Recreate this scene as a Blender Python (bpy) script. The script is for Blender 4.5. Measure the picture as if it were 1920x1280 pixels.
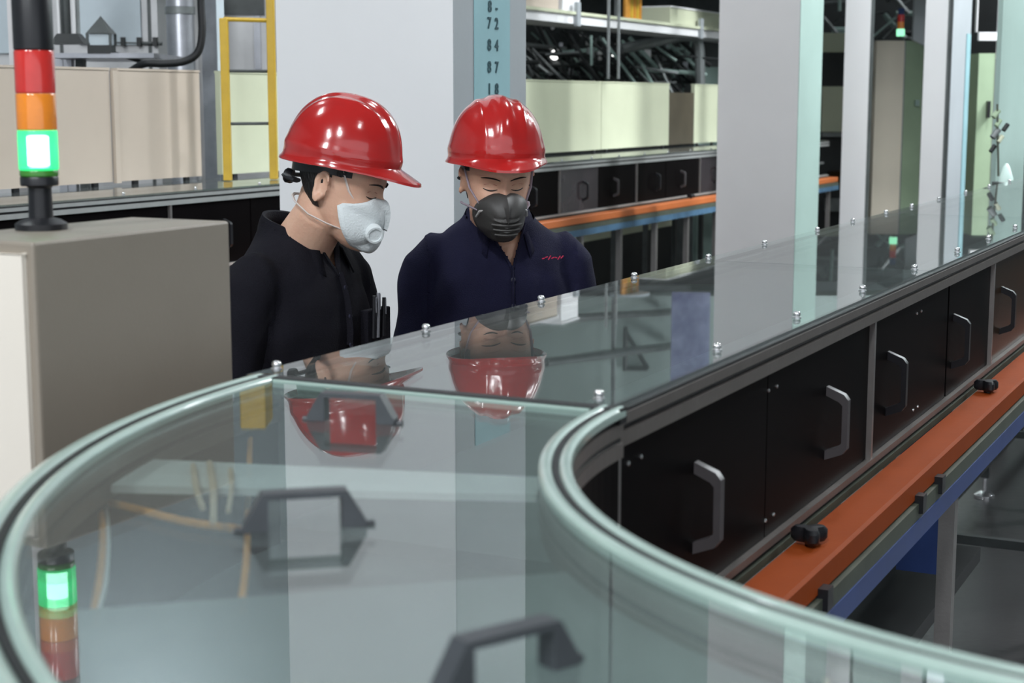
import bpy, bmesh, math, random
from mathutils import Vector, Matrix, noise
random.seed(7)
PI = math.pi
for o in list(bpy.data.objects): bpy.data.objects.remove(o)
SC = bpy.context.scene
COL = SC.collection

# ------------------------------------------------------------------ camera
CH = 1.73                       # eye height
PITCH = math.atan(450 / 3000)
cam_d = bpy.data.cameras.new('camera'); cam = bpy.data.objects.new('camera', cam_d); COL.objects.link(cam)
cam.location = (0, 0, CH); cam.rotation_euler = (PI / 2 - PITCH, 0, 0)
cam_d.sensor_width = 36; cam_d.lens = 36 * 3000 / 1920
cam_d.clip_start = 0.05; cam_d.clip_end = 200
cam_d.dof.use_dof = True; cam_d.dof.focus_distance = 3.6; cam_d.dof.aperture_fstop = 7.0
SC.camera = cam
SC.view_settings.view_transform = 'Standard'; SC.view_settings.look = 'None'
SC.view_settings.gamma = 1; SC.view_settings.use_curve_mapping = False
SC.view_settings.exposure = 0.0
SC.cycles.use_denoising = True
SC.cycles.max_bounces = 8; SC.cycles.transparent_max_bounces = 12
SC.cycles.sample_clamp_indirect = 6

# ------------------------------------------------------------------ world + hall lamps
w = bpy.data.worlds.new('hall_daylight'); SC.world = w; w.use_nodes = True
w.node_tree.nodes['Background'].inputs[0].default_value = (0.88, 0.94, 1.0, 1)
w.node_tree.nodes['Background'].inputs[1].default_value = 1.3

def area(name, loc, rot, sx, sy, power, color=(1, 1, 1)):
    l = bpy.data.lights.new(name, 'AREA'); l.shape = 'RECTANGLE'; l.size = sx; l.size_y = sy
    l.energy = power; l.color = color
    o = bpy.data.objects.new(name, l); COL.objects.link(o); o.location = loc; o.rotation_euler = rot
    return o
COOL = (0.93, 0.97, 1.0)
# rows of high-bay lamps under the ceiling
for i, (x, y, p) in enumerate([(-4.0, -2.5, 420), (-1.2, -2.8, 420), (2.6, 0.2, 50), (-3.5, 4.4, 150), (1.6, 6.0, 170), (-3.0, 11.0, 260),
                               (3.9, 11.0, 360), (8.0, 13.0, 400), (8.2, 18.5, 260), (-7.4, 17.0, 160)]):
    area('bay_lamp_light', (x, y, 6.33), (math.radians(28), 0, 0), 0.5, 1.6, p, COOL)
for x, y in ((6.8, 8.3), (6.8, 11.5)):   # fill lamps added to brighten right-facing column sides, angled to the left
    area('aisle_fill_light', (x, y, 6.33), (0, math.radians(40), 0), 1.6, 0.5, 270, COOL).data.spread = math.radians(125)

# ------------------------------------------------------------------ conveyor frame of reference
BEAR = math.atan(1524 * math.cos(PITCH) / 3000)
U = Vector((math.sin(BEAR), math.cos(BEAR), 0)); V = Vector((math.cos(BEAR), -math.sin(BEAR), 0))
def W(s, t, z=0.0): return U * s + V * t + Vector((0, 0, z))
def spot(px, py, Y):            # a point of the hall at distance Y
    x = (px - 960) / 3000; y = -(py - 640) / 3000
    r = Vector((x, math.cos(PITCH) + y * math.sin(PITCH), -math.sin(PITCH) + y * math.cos(PITCH)))
    k = Y / r.y
    return Vector((r.x * k, Y, CH + r.z * k))
def spotz(px, py, z):
    x = (px - 960) / 3000; y = -(py - 640) / 3000
    r = Vector((x, math.cos(PITCH) + y * math.sin(PITCH), -math.sin(PITCH) + y * math.cos(PITCH)))
    k = (z - CH) / r.z
    return Vector((r.x * k, r.y * k, z))
ROTC = -BEAR                    # rotation z that maps local +Y onto U, local +X onto V

# ------------------------------------------------------------------ materials
def mat(name, col, rough=0.5, metal=0.0, var=0.0, vscale=4.0, bump=0.0, bscale=60.0, coat=0.0, spec=0.5, emit=None, estr=0.0, col2=None, sss=0.0, stretch=None):
    m = bpy.data.materials.new(name); m.use_nodes = True
    nt = m.node_tree; b = nt.nodes['Principled BSDF']
    b.inputs['Base Color'].default_value = (*col, 1); b.inputs['Roughness'].default_value = rough
    b.inputs['Metallic'].default_value = metal; b.inputs['Coat Weight'].default_value = coat
    b.inputs['Coat Roughness'].default_value = 0.08
    b.inputs['Specular IOR Level'].default_value = spec
    if sss:
        b.inputs['Subsurface Weight'].default_value = sss; b.inputs['Subsurface Radius'].default_value = (0.012, 0.005, 0.003); b.inputs['Subsurface Scale'].default_value = 1.0
    if emit:
        b.inputs['Emission Color'].default_value = (*emit, 1); b.inputs['Emission Strength'].default_value = estr
    tc = nt.nodes.new('ShaderNodeTexCoord')
    src = tc.outputs['Object']
    if stretch:
        mp = nt.nodes.new('ShaderNodeMapping'); mp.inputs['Scale'].default_value = stretch
        nt.links.new(src, mp.inputs['Vector']); src = mp.outputs['Vector']
    if var or col2:
        n = nt.nodes.new('ShaderNodeTexNoise'); n.inputs['Scale'].default_value = vscale; n.inputs['Detail'].default_value = 6
        n.inputs['Roughness'].default_value = 0.6
        nt.links.new(src, n.inputs['Vector'])
        r = nt.nodes.new('ShaderNodeValToRGB'); r.color_ramp.elements[0].position = 0.3; r.color_ramp.elements[1].position = 0.7
        c2 = col2 if col2 else tuple(c * (1 - var) for c in col)
        r.color_ramp.elements[0].color = (*c2, 1); r.color_ramp.elements[1].color = (*col, 1)
        nt.links.new(n.outputs['Fac'], r.inputs['Fac']); nt.links.new(r.outputs['Color'], b.inputs['Base Color'])
    if bump:
        n2 = nt.nodes.new('ShaderNodeTexNoise'); n2.inputs['Scale'].default_value = bscale; n2.inputs['Detail'].default_value = 4
        nt.links.new(src, n2.inputs['Vector'])
        bp = nt.nodes.new('ShaderNodeBump'); bp.inputs['Strength'].default_value = bump; bp.inputs['Distance'].default_value = 0.01
        nt.links.new(n2.outputs['Fac'], bp.inputs['Height']); nt.links.new(bp.outputs['Normal'], b.inputs['Normal'])
    return m
def pane(name, tint, rough=0.01, ior=1.52, wav=0.0, dust=0.035):
    m = bpy.data.materials.new(name); m.use_nodes = True; nt = m.node_tree
    for n in list(nt.nodes):
        if n.type == 'BSDF_PRINCIPLED': nt.nodes.remove(n)
    out = nt.nodes['Material Output']
    tr = nt.nodes.new('ShaderNodeBsdfTransparent'); tr.inputs[0].default_value = (*tint, 1)
    gl = nt.nodes.new('ShaderNodeBsdfGlossy'); gl.inputs['Roughness'].default_value = rough
    fr = nt.nodes.new('ShaderNodeFresnel'); fr.inputs['IOR'].default_value = ior
    # same reflectance from either side of each face
    ge = nt.nodes.new('ShaderNodeNewGeometry'); m1 = nt.nodes.new('ShaderNodeMapRange')
    m1.inputs['To Min'].default_value = ior; m1.inputs['To Max'].default_value = 1 / ior
    nt.links.new(ge.outputs['Backfacing'], m1.inputs['Value']); nt.links.new(m1.outputs[0], fr.inputs['IOR'])
    d = fr
    if wav:
        tc = nt.nodes.new('ShaderNodeTexCoord'); n = nt.nodes.new('ShaderNodeTexNoise'); n.inputs['Scale'].default_value = 1.6; n.inputs['Detail'].default_value = 2
        nt.links.new(tc.outputs['Object'], n.inputs['Vector'])
        bp = nt.nodes.new('ShaderNodeBump'); bp.inputs['Strength'].default_value = wav; bp.inputs['Distance'].default_value = 0.01
        nt.links.new(n.outputs['Fac'], bp.inputs['Height']); nt.links.new(bp.outputs['Normal'], gl.inputs['Normal'])
    mx = nt.nodes.new('ShaderNodeMixShader'); nt.links.new(d.outputs[0], mx.inputs[0])
    nt.links.new(tr.outputs[0], mx.inputs[1]); nt.links.new(gl.outputs[0], mx.inputs[2])
    # thin film of dust
    df = nt.nodes.new('ShaderNodeBsdfDiffuse'); df.inputs[0].default_value = (0.60, 0.62, 0.62, 1)
    m2 = nt.nodes.new('ShaderNodeMixShader'); m2.inputs[0].default_value = dust
    nt.links.new(mx.outputs[0], m2.inputs[1]); nt.links.new(df.outputs[0], m2.inputs[2]); nt.links.new(m2.outputs[0], out.inputs[0])
    return m

M = dict(
    glass=pane('cover_glass', (0.85, 0.91, 0.90), 0.005, 2.1, 0.03),
    rim=mat('pale_green_rim', (0.40, 0.52, 0.47), 0.25, 0.0, 0.12, 12, coat=0.6),
    rubber=mat('black_rubber', (0.012, 0.013, 0.015), 0.55, 0, 0.3, 30),
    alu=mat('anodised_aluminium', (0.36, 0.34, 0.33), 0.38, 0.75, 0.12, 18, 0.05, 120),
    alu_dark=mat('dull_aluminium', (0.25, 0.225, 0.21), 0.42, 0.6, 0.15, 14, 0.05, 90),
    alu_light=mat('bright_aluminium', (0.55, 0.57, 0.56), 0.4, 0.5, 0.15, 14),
    brown=mat('brown_board', (0.085, 0.07, 0.045), 0.6, 0, 0.2, 6),
    chrome=mat('polished_steel', (0.85, 0.85, 0.86), 0.18, 0.9, 0.05, 20),
    smoke=mat('smoked_acrylic', (0.0045, 0.0036, 0.004), 0.42, 0, 0.3, 5, spec=0.03),
    smoke_amber=mat('amber_acrylic', (0.030, 0.014, 0.003), 0.30, 0, 0.5, 3, spec=0.15),
    smoke_grey=mat('grey_acrylic', (0.06, 0.05, 0.055), 0.15, 0, 0.5, 5),
    handle=mat('grey_plastic', (0.055, 0.06, 0.068), 0.42, 0, 0.2, 30),
    hblack=mat('black_plastic', (0.012, 0.012, 0.015), 0.35, 0, 0.2, 30),
    hgrey=mat('dull_grey_plastic', (0.075, 0.068, 0.072), 0.4, 0, 0.15, 30),
    orange=mat('shaded_orange_enamel', (0.34, 0.062, 0.010), 0.6, 0, 0.12, 6, 0.04, 60, spec=0.1),  # near beam enamel, darkened for the shade it stands in
    orange_lit=mat('lit_orange_enamel', (0.62, 0.17, 0.045), 0.5, 0, 0.15, 3),  # same enamel in a lit tone for the rear beam
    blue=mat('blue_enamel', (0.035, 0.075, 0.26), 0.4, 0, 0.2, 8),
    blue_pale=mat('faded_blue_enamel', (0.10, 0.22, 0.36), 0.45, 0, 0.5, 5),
    cgreen=mat('grey_green_channel', (0.10, 0.115, 0.085), 0.5, 0, 0.3, 9),
    belt=mat('grey_belt', (0.13, 0.145, 0.145), 0.6, 0, 0.25, 5),
    strut=mat('pale_strut', (0.85, 0.84, 0.83), 0.5, 0, 0.15, 8),
    deck=mat('grey_deck_plate', (0.27, 0.29, 0.29), 0.5, 0, 0.2, 4),
    yellow_wire=mat('yellow_cable', (0.95, 0.36, 0.03), 0.45, 0, 0.2, 20),
    pink_wire=mat('pale_cable', (0.9, 0.68, 0.5), 0.45, 0, 0.2, 20),
    cream=mat('cream_enamel', (0.66, 0.58, 0.49), 0.45, 0, 0.07, 3, 0.03, 150),
    cabinet=mat('shaded_cabinet_enamel', (0.29, 0.25, 0.205), 0.42, 0, 0.10, 3.5, 0.03, 150),  # cabinet paint with the front's shade put into the colour
    cabinet_lit=mat('lit_cabinet_enamel', (0.86, 0.79, 0.70), 0.45, 0, 0.05, 3),  # same cabinet paint, lightened for the brightly lit side
    cream_g=mat('greenish_cream_enamel', (0.60, 0.63, 0.46), 0.45, 0, 0.08, 3),
    beige=mat('beige_enamel', (0.55, 0.47, 0.39), 0.5, 0, 0.08, 2),
    cream_far=mat('pale_cream_enamel', (0.86, 0.78, 0.64), 0.45, 0, 0.06, 2),
    sage=mat('sage_enamel', (0.38, 0.50, 0.33), 0.5, 0, 0.15, 2.5),
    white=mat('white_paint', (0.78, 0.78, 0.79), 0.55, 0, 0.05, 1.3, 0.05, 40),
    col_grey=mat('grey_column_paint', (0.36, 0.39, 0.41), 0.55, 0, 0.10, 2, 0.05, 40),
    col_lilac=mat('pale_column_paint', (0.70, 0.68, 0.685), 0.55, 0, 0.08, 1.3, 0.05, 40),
    teal=mat('teal_paint', (0.33, 0.45, 0.41), 0.5, 0, 0.15, 1.5, 0.04, 40),
    teal_strip=mat('turquoise_strip', (0.30, 0.50, 0.54), 0.4, 0, 0.12, 5),
    ink=mat('dark_teal_ink', (0.01, 0.055, 0.07), 0.5, 0, 0.1, 30),
    steel=mat('galvanised_steel', (0.45, 0.46, 0.50), 0.35, 0.6, 0.3, 7),
    paleblue=mat('pale_blue_panel', (0.55, 0.63, 0.68), 0.4, 0, 0.15, 2.5),
    greypanel=mat('grey_machine_panel', (0.60, 0.60, 0.61), 0.4, 0.1, 0.2, 3),
    dark=mat('dark_machine_paint', (0.022, 0.026, 0.027), 0.5, 0, 0.5, 3),
    dkgrey=mat('sooty_steel', (0.085, 0.095, 0.095), 0.45, 0.3, 0.5, 5),
    midgrey=mat('grey_pipe', (0.25, 0.27, 0.27), 0.4, 0.3, 0.3, 9),
    yellow=mat('safety_yellow', (0.66, 0.42, 0.03), 0.42, 0, 0.25, 5),
    barrel=mat('orange_copper', (0.85, 0.38, 0.06), 0.3, 0.3, 0.3, 12),
    floor=mat('dark_concrete', (0.032, 0.029, 0.030), 0.38, 0, 0.45, 1.8, 0.12, 25),
    wall_dim=mat('slate_cladding', (0.125, 0.15, 0.158), 0.7, 0, 0.12, 0.8),
    wall=mat('hall_wall_paint', (0.40, 0.45, 0.46), 0.7, 0, 0.15, 0.6, 0.05, 8),
    tarp=mat('blue_film', (0.30, 0.33, 0.50), 0.3, 0, 0.0, 5, 1.0, 7, col2=(0.06, 0.07, 0.20)),
    tealwall=mat('teal_wall_sheet', (0.33, 0.41, 0.39), 0.6, 0, 0.15, 0.8),
    ceil=mat('hall_ceiling_sheet', (0.36, 0.42, 0.42), 0.7, 0, 0.15, 0.5),
    lamp=mat('lamp_diffuser', (1, 1, 1), 0.4, emit=(0.95, 0.98, 1.0), estr=5.0, var=0.02),
    red=mat('red_lens', (0.55, 0.03, 0.025), 0.15, 0, 0.15, 30, coat=0.6, emit=(0.6, 0.02, 0.015), estr=0.12),
    amber=mat('amber_lens', (0.75, 0.23, 0.02), 0.15, 0, 0.15, 30, coat=0.6, emit=(0.7, 0.2, 0.01), estr=0.15),
    green=mat('green_lens', (0.10, 0.62, 0.30), 0.25, 0, 0.1, 30, emit=(0.05, 0.85, 0.30), estr=1.1),
    green_core=mat('lit_green_core', (0.8, 1.0, 0.9), 0.3, 0, 0.02, 30, emit=(0.80, 1.0, 0.95), estr=9.0),
    green_pale=mat('pale_green_lens', (0.4, 0.9, 0.6), 0.3, 0, 0.02, 30, emit=(0.35, 1.0, 0.6), estr=1.2),
    green_dark=mat('green_band', (0.05, 0.22, 0.03), 0.25, 0, 0.1, 30),
    helmet=mat('red_helmet_shell', (0.43, 0.014, 0.013), 0.16, 0, 0.12, 9, 0.02, 35, coat=0.8),
    skin=mat('skin', (0.74, 0.47, 0.34), 0.48, 0, 0.0, 18, 0.10, 160, col2=(0.66, 0.38, 0.27), sss=0.15),
    skin2=mat('tanned_skin', (0.68, 0.41, 0.29), 0.45, 0, 0.0, 18, 0.10, 160, col2=(0.60, 0.33, 0.23), sss=0.15),
    lip=mat('reddish_skin', (0.42, 0.13, 0.10), 0.5, 0, 0.2, 30),
    hair=mat('black_hair', (0.010, 0.009, 0.009), 0.5, 0, 0.5, 60, 0.6, 220, stretch=(1, 1, 0.25)),
    cloth=mat('black_navy_cotton', (0.0065, 0.006, 0.011), 0.85, 0, 0.35, 7, 0.35, 420, spec=0.2),
    cloth2=mat('navy_cotton', (0.013, 0.013, 0.040), 0.85, 0, 0.30, 7, 0.35, 420, spec=0.2),
    trousers=mat('dark_trousers', (0.015, 0.016, 0.022), 0.85, 0, 0.3, 7, 0.3, 300, spec=0.2),
    shoe=mat('black_shoe_leather', (0.01, 0.01, 0.01), 0.4, 0, 0.3, 20),
    mask=mat('white_mask_felt', (0.70, 0.74, 0.75), 0.8, 0, 0.07, 14, 0.25, 260),
    mask_dk=mat('grey_rubber_mask', (0.055, 0.052, 0.050), 0.55, 0, 0.25, 20),
    strap=mat('white_elastic', (0.75, 0.66, 0.62), 0.7, 0, 0.1, 60),
    grey_strap=mat('grey_elastic', (0.30, 0.25, 0.30), 0.7, 0, 0.1, 60),
    clip=mat('pale_clip', (0.55, 0.53, 0.52), 0.35, 0, 0.1, 60),
    thread=mat('crimson_thread', (0.45, 0.01, 0.06), 0.7, 0, 0.1, 60),
    pencap=mat('silver_pen', (0.5, 0.5, 0.55), 0.25, 0.7, 0.1, 60),
    button=mat('dark_button', (0.03, 0.03, 0.05), 0.3, 0, 0.1, 60),
    bottle=mat('frosted_plastic', (0.75, 0.95, 0.88), 0.4, 0, 0.05, 9),
    lens_white=mat('lit_bulb', (1, 1, 1), 0.4, emit=(1, 1, 0.97), estr=3.0, var=0.02),
)

def lens(name, col, em, es, trf):
    m = bpy.data.materials.new(name); m.use_nodes = True; nt = m.node_tree; b = nt.nodes['Principled BSDF']; out = nt.nodes['Material Output']
    b.inputs['Base Color'].default_value = (*col, 1); b.inputs['Roughness'].default_value = 0.2
    b.inputs['Emission Color'].default_value = (*em, 1); b.inputs['Emission Strength'].default_value = es
    tr = nt.nodes.new('ShaderNodeBsdfTransparent'); tr.inputs[0].default_value = (0.55, 1.0, 0.75, 1)
    mx = nt.nodes.new('ShaderNodeMixShader'); mx.inputs[0].default_value = trf
    nt.links.new(b.outputs[0], mx.inputs[1]); nt.links.new(tr.outputs[0], mx.inputs[2]); nt.links.new(mx.outputs[0], out.inputs[0]); return m
M['green_shell'] = lens('lit_green_shell', (0.05, 0.5, 0.2), (0.04, 0.9, 0.33), 0.75, 0.45)
# ------------------------------------------------------------------ mesh builder
class MB:
    def __init__(s): s.v = []; s.f = []
    def add(s, vs, fs):
        n = len(s.v); s.v += [tuple(v) for v in vs]; s.f += [tuple(i + n for i in f) for f in fs]; return s
    def hexa(s, p):   # 8 corners: bottom 4 ccw, top 4 ccw
        return s.add(p, [(0, 3, 2, 1), (4, 5, 6, 7), (0, 1, 5, 4), (1, 2, 6, 5), (2, 3, 7, 6), (3, 0, 4, 7)])
    def box(s, x0, y0, z0, x1, y1, z1):
        return s.hexa([(x0, y0, z0), (x1, y0, z0), (x1, y1, z0), (x0, y1, z0), (x0, y0, z1), (x1, y0, z1), (x1, y1, z1), (x0, y1, z1)])
    def bevbox(s, x0, y0, z0, x1, y1, z1, b=0.004):
        bm = bmesh.new(); bmesh.ops.create_cube(bm, size=1)
        for v in bm.verts:
            v.co = Vector((x0 + (v.co.x + .5) * (x1 - x0), y0 + (v.co.y + .5) * (y1 - y0), z0 + (v.co.z + .5) * (z1 - z0)))
        bmesh.ops.bevel(bm, geom=list(bm.edges), offset=b, segments=2, affect='EDGES', profile=0.5)
        bm.verts.index_update(); s.add([v.co for v in bm.verts], [[v.index for v in f.verts] for f in bm.faces]); bm.free(); return s
    def stbox(s, s0, t0, z0, s1, t1, z1):   # box square to the conveyors
        c = [(s0, t0), (s0, t1), (s1, t1), (s1, t0)]
        return s.hexa([W(a, b, z0) for a, b in c] + [W(a, b, z1) for a, b in c])
    def prism(s, pts, off):   # polygon extruded by a vector
        n = len(pts); a = [Vector(p) for p in pts]; b = [p + Vector(off) for p in a]
        return s.add(a + b, [tuple(range(n))[::-1], tuple(range(n, 2 * n))] + [(i, (i + 1) % n, n + (i + 1) % n, n + i) for i in range(n)])
    def rings(s, rs, cap=True, closed=False):
        n = len(rs[0]); vs = [p for r in rs for p in r]; fs = []
        k = len(rs)
        for i in range(k if closed else k - 1):
            j2 = (i + 1) % k
            for j in range(n):
                fs.append((i * n + j, i * n + (j + 1) % n, j2 * n + (j + 1) % n, j2 * n + j))
        if cap and not closed: fs += [tuple(range(n))[::-1], tuple(range((k - 1) * n, k * n))]
        return s.add(vs, fs)
    def tube(s, pts, rad, n=10, flat=None):
        pts = [Vector(p) for p in pts]; rs = []
        up0 = None
        for i, p in enumerate(pts):
            d = (pts[min(i + 1, len(pts) - 1)] - pts[max(i - 1, 0)]).normalized()
            if up0 is None:
                a = Vector((0, 0, 1)) if abs(d.z) < .9 else Vector((1, 0, 0))
                up0 = (a - d * a.dot(d)).normalized()
            else:
                up0 = (up0 - d * up0.dot(d)).normalized()
            sd = d.cross(up0); r = rad[i] if isinstance(rad, (list, tuple)) else rad
            fl = 1.0 if flat is None else flat
            rs.append([p + (sd * math.cos(2 * PI * k / n) + up0 * math.sin(2 * PI * k / n) * fl) * r for k in range(n)])
        return s.rings(rs)
    def cyl(s, p0, p1, r, n=16): return s.tube([p0, p1], r, n)
    def lathe(s, prof, c=(0, 0, 0), n=24, axis='z'):
        rs = []
        for r, h in prof:
            ring = []
            for k in range(n):
                a = 2 * PI * k / n; x, y = r * math.cos(a), r * math.sin(a)
                v = (x, y, h) if axis == 'z' else ((h, x, y) if axis == 'x' else (y, h, x))
                ring.append((c[0] + v[0], c[1] + v[1], c[2] + v[2]))
            rs.append(ring)
        return s.rings(rs)
    def xf(s, mtx): s.v = [tuple(mtx @ Vector(v)) for v in s.v]; return s
    def build(s, name, m, parent=None, smooth=False):
        me = bpy.data.meshes.new(name); me.from_pydata(s.v, [], s.f); me.update()
        bm = bmesh.new(); bm.from_mesh(me); bmesh.ops.recalc_face_normals(bm, faces=bm.faces); bm.to_mesh(me); bm.free()
        return link(name, me, m, parent, smooth)
def link(name, me, m, parent=None, smooth=False):
    if m is not None: me.materials.clear(); me.materials.append(m)
    if smooth:
        me.shade_smooth()
        try: me.set_sharp_from_angle(angle=math.radians(38))
        except Exception: pass
    o = bpy.data.objects.new(name, me); COL.objects.link(o)
    if parent is not None:
        o.parent = parent
        o.matrix_parent_inverse = PARINV.get(parent.name, Matrix.Identity(4))
    return o
PARINV = {}
def thing(name, label, cat, loc=(0, 0, 0), rz=0.0, group=None, local=False):
    """An Empty at the thing's base. Parts are given in world space unless local=True."""
    o = bpy.data.objects.new(name, None); COL.objects.link(o)
    o.location = loc; o.rotation_euler = (0, 0, rz); o.empty_display_size = 0.1
    o['label'] = label; o['category'] = cat
    if group: o['group'] = group
    mtx = Matrix.Translation(Vector(loc)) @ Matrix.Rotation(rz, 4, 'Z')
    PARINV[o.name] = Matrix.Identity(4) if local else mtx.inverted()
    return o
def tag(o, label, cat, group=None):
    o['label'] = label; o['category'] = cat
    if group: o['group'] = group
    return o
def struct(o): o['kind'] = 'structure'; return o
def dup_part(src, parent, offset):
    c = src.copy(); COL.objects.link(c); c.parent = parent
    c.matrix_parent_inverse = src.matrix_parent_inverse.copy()
    c.location = src.location + Vector(offset)
    for ch in src.children:
        d = ch.copy(); COL.objects.link(d); d.parent = c
    return c

# ------------------------------------------------------------------ hall
struct(MB().box(-9, -8, -0.12, 13, 30, 0).build('floor', M['floor']))
struct(MB().box(-9, -8, 7.0, 13, 30, 7.15).build('ceiling', M['ceil']))
struct(MB().box(-9, 30, 0, 13, 30.2, 7.0).build('wall_back', M['wall']))
struct(MB().box(-9.2, -8, 0, -9, 30.2, 7.0).build('wall_left', M['wall']))
struct(MB().box(13, -8, 0, 13.2, 30.2, 7.0).build('wall_right', M['wall']))

# bay lamp fixtures under the ceiling
lamps = [(-4.0, -2.5), (-1.2, -2.8), (2.6, 0.2), (-3.5, 4.4), (1.6, 6.0), (-3.0, 11.0), (3.9, 11.0), (8.0, 13.0), (8.2, 18.5), (-7.4, 17.0)]
where = ['behind the viewer on the left', 'behind the viewer near the middle', 'above the near conveyor on the right', 'above the left cabinet aisle',
         'above the near white column', 'above the rear conveyor on the left', 'above the pale middle column', 'over the right-hand aisle half way down the hall',
         'far down the hall on the right', 'far down the hall on the left']
lamps += [(6.8, 8.3), (6.8, 11.5)]; where += ['as added fill over the near end of the right-hand aisle', 'as added fill over the right-hand aisle beside the columns']
for (x, y), wh in zip(lamps, where):
    t = thing('bay_lamp', 'long white ceiling lamp hanging ' + wh, 'ceiling lamp', (x, y, 6.4), 0, 'bay lamps under the ceiling', local=True)
    MB().bevbox(-0.27, -0.85, 0.0, 0.27, 0.85, 0.10, 0.02).build('housing', M['white'], t)
    MB().box(-0.24, -0.8, -0.012, 0.24, 0.8, 0.002).build('diffuser', M['lamp'], t)
    for q in (-0.7, 0.7): MB().cyl((0, q, 0.10), (0, q, 0.6), 0.008, 6).build('hanger', M['steel'], t)

# ------------------------------------------------------------------ conveyor builder
SB = 1.72                       # where the straight run meets the bend
def sweep(prof, pth, name, m, parent, smooth=False):
    """prof: list of (r, z) closed; pth: list of functions r -> (s, t)"""
    mb = MB(); mb.rings([[W(*f(r), z) for r, z in prof] for f in pth]); return mb.build(name, m, parent, smooth)
def straight(s0, s1): return [lambda r, s=s0: (s, -r), lambda r, s=s1: (s, -r)]
def bend(n=48, tail=1.6, phi0=90.0, phi1=0.0):
    fs = []
    for i in range(n + 1):
        a = math.radians(phi0 + (phi1 - phi0) * i / n)
        fs.append(lambda r, a=a: (SB - r * math.cos(a), -r * math.sin(a)))
    if tail: fs.append(lambda r: (SB - r, tail))
    return fs
def rect(r0, z0, r1, z1): return [(r0, z0), (r1, z0), (r1, z1), (r0, z1)]
def chan(r0, z0, r1, z1, b):  # bevelled rectangle
    return [(r0 + b, z0), (r1 - b, z0), (r1, z0 + b), (r1, z1 - b), (r1 - b, z1), (r0 + b, z1), (r0, z1 - b), (r0, z0 + b)]

def handle_u(depth=0.035, half=0.065, wide=0.016, th=0.008):
    """pull handle in local space: bar along z, standing out along +x (the outward direction), width along y"""
    mb = MB()
    pts = [(0, -half), (0, -half + .014), (depth - .010, -half + .020), (depth, -half + .030), (depth, half - .030), (depth - .010, half - .020), (0, half - .014), (0, half)]
    inner = [(0, -half + .004)]
    outer = [(0, -half), (depth - .004, -half + .012), (depth + .004, -half + .022), (depth + .004, half - .022), (depth - .004, half - .012), (0, half)]
    inn = [(0, half - .016), (depth - .012, half - .026), (depth - .006, half - .032), (depth - .006, -half + .032), (depth - .012, -half + .026), (0, -half + .016)]
    # strap built as matched quads
    o6, i6 = outer, inn[::-1]
    vs = []
    for (a, b) in zip(o6, i6):
        vs += [(a[0], -wide / 2, a[1]), (a[0], wide / 2, a[1]), (b[0], wide / 2, b[1]), (b[0], -wide / 2, b[1])]
    rs = [vs[i * 4:i * 4 + 4] for i in range(6)]
    return mb.rings(rs)
def at_side(mb, s, t, z):  # place local (x out, y along, z up) at the conveyor's near side
    mt = Matrix(((V.x, U.x, 0, 0), (V.y, U.y, 0, 0), (0, 0, 1, 0), (0, 0, 0, 1)))
    o = W(s, t, z); mt = Matrix.Translation(o) @ mt
    return mb.xf(mt)

def star_knob():
    mb = MB(); n = 48; rs = []
    for r0, h in [(0.010, 0), (0.010, 0.006), (0.85, 0.006), (1.0, 0.011), (1.0, 0.024), (0.8, 0.030), (0.2, 0.031)]:
        ring = []
        for k in range(n):
            a = 2 * PI * k / n
            rr = (0.0235 + 0.009 * math.cos(3 * a)) * r0 if r0 > 0.05 else 0.008
            ring.append((rr * math.cos(a), rr * math.sin(a), h))
        rs.append(ring)
    return mb.rings(rs)
def leveling_foot(mb, s, t, z1):
    c = W(s, t, 0)
    mb.lathe([(0.045, 0), (0.045, 0.012), (0.02, 0.028), (0.010, 0.03), (0.010, z1)], c, 20); return mb

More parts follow.
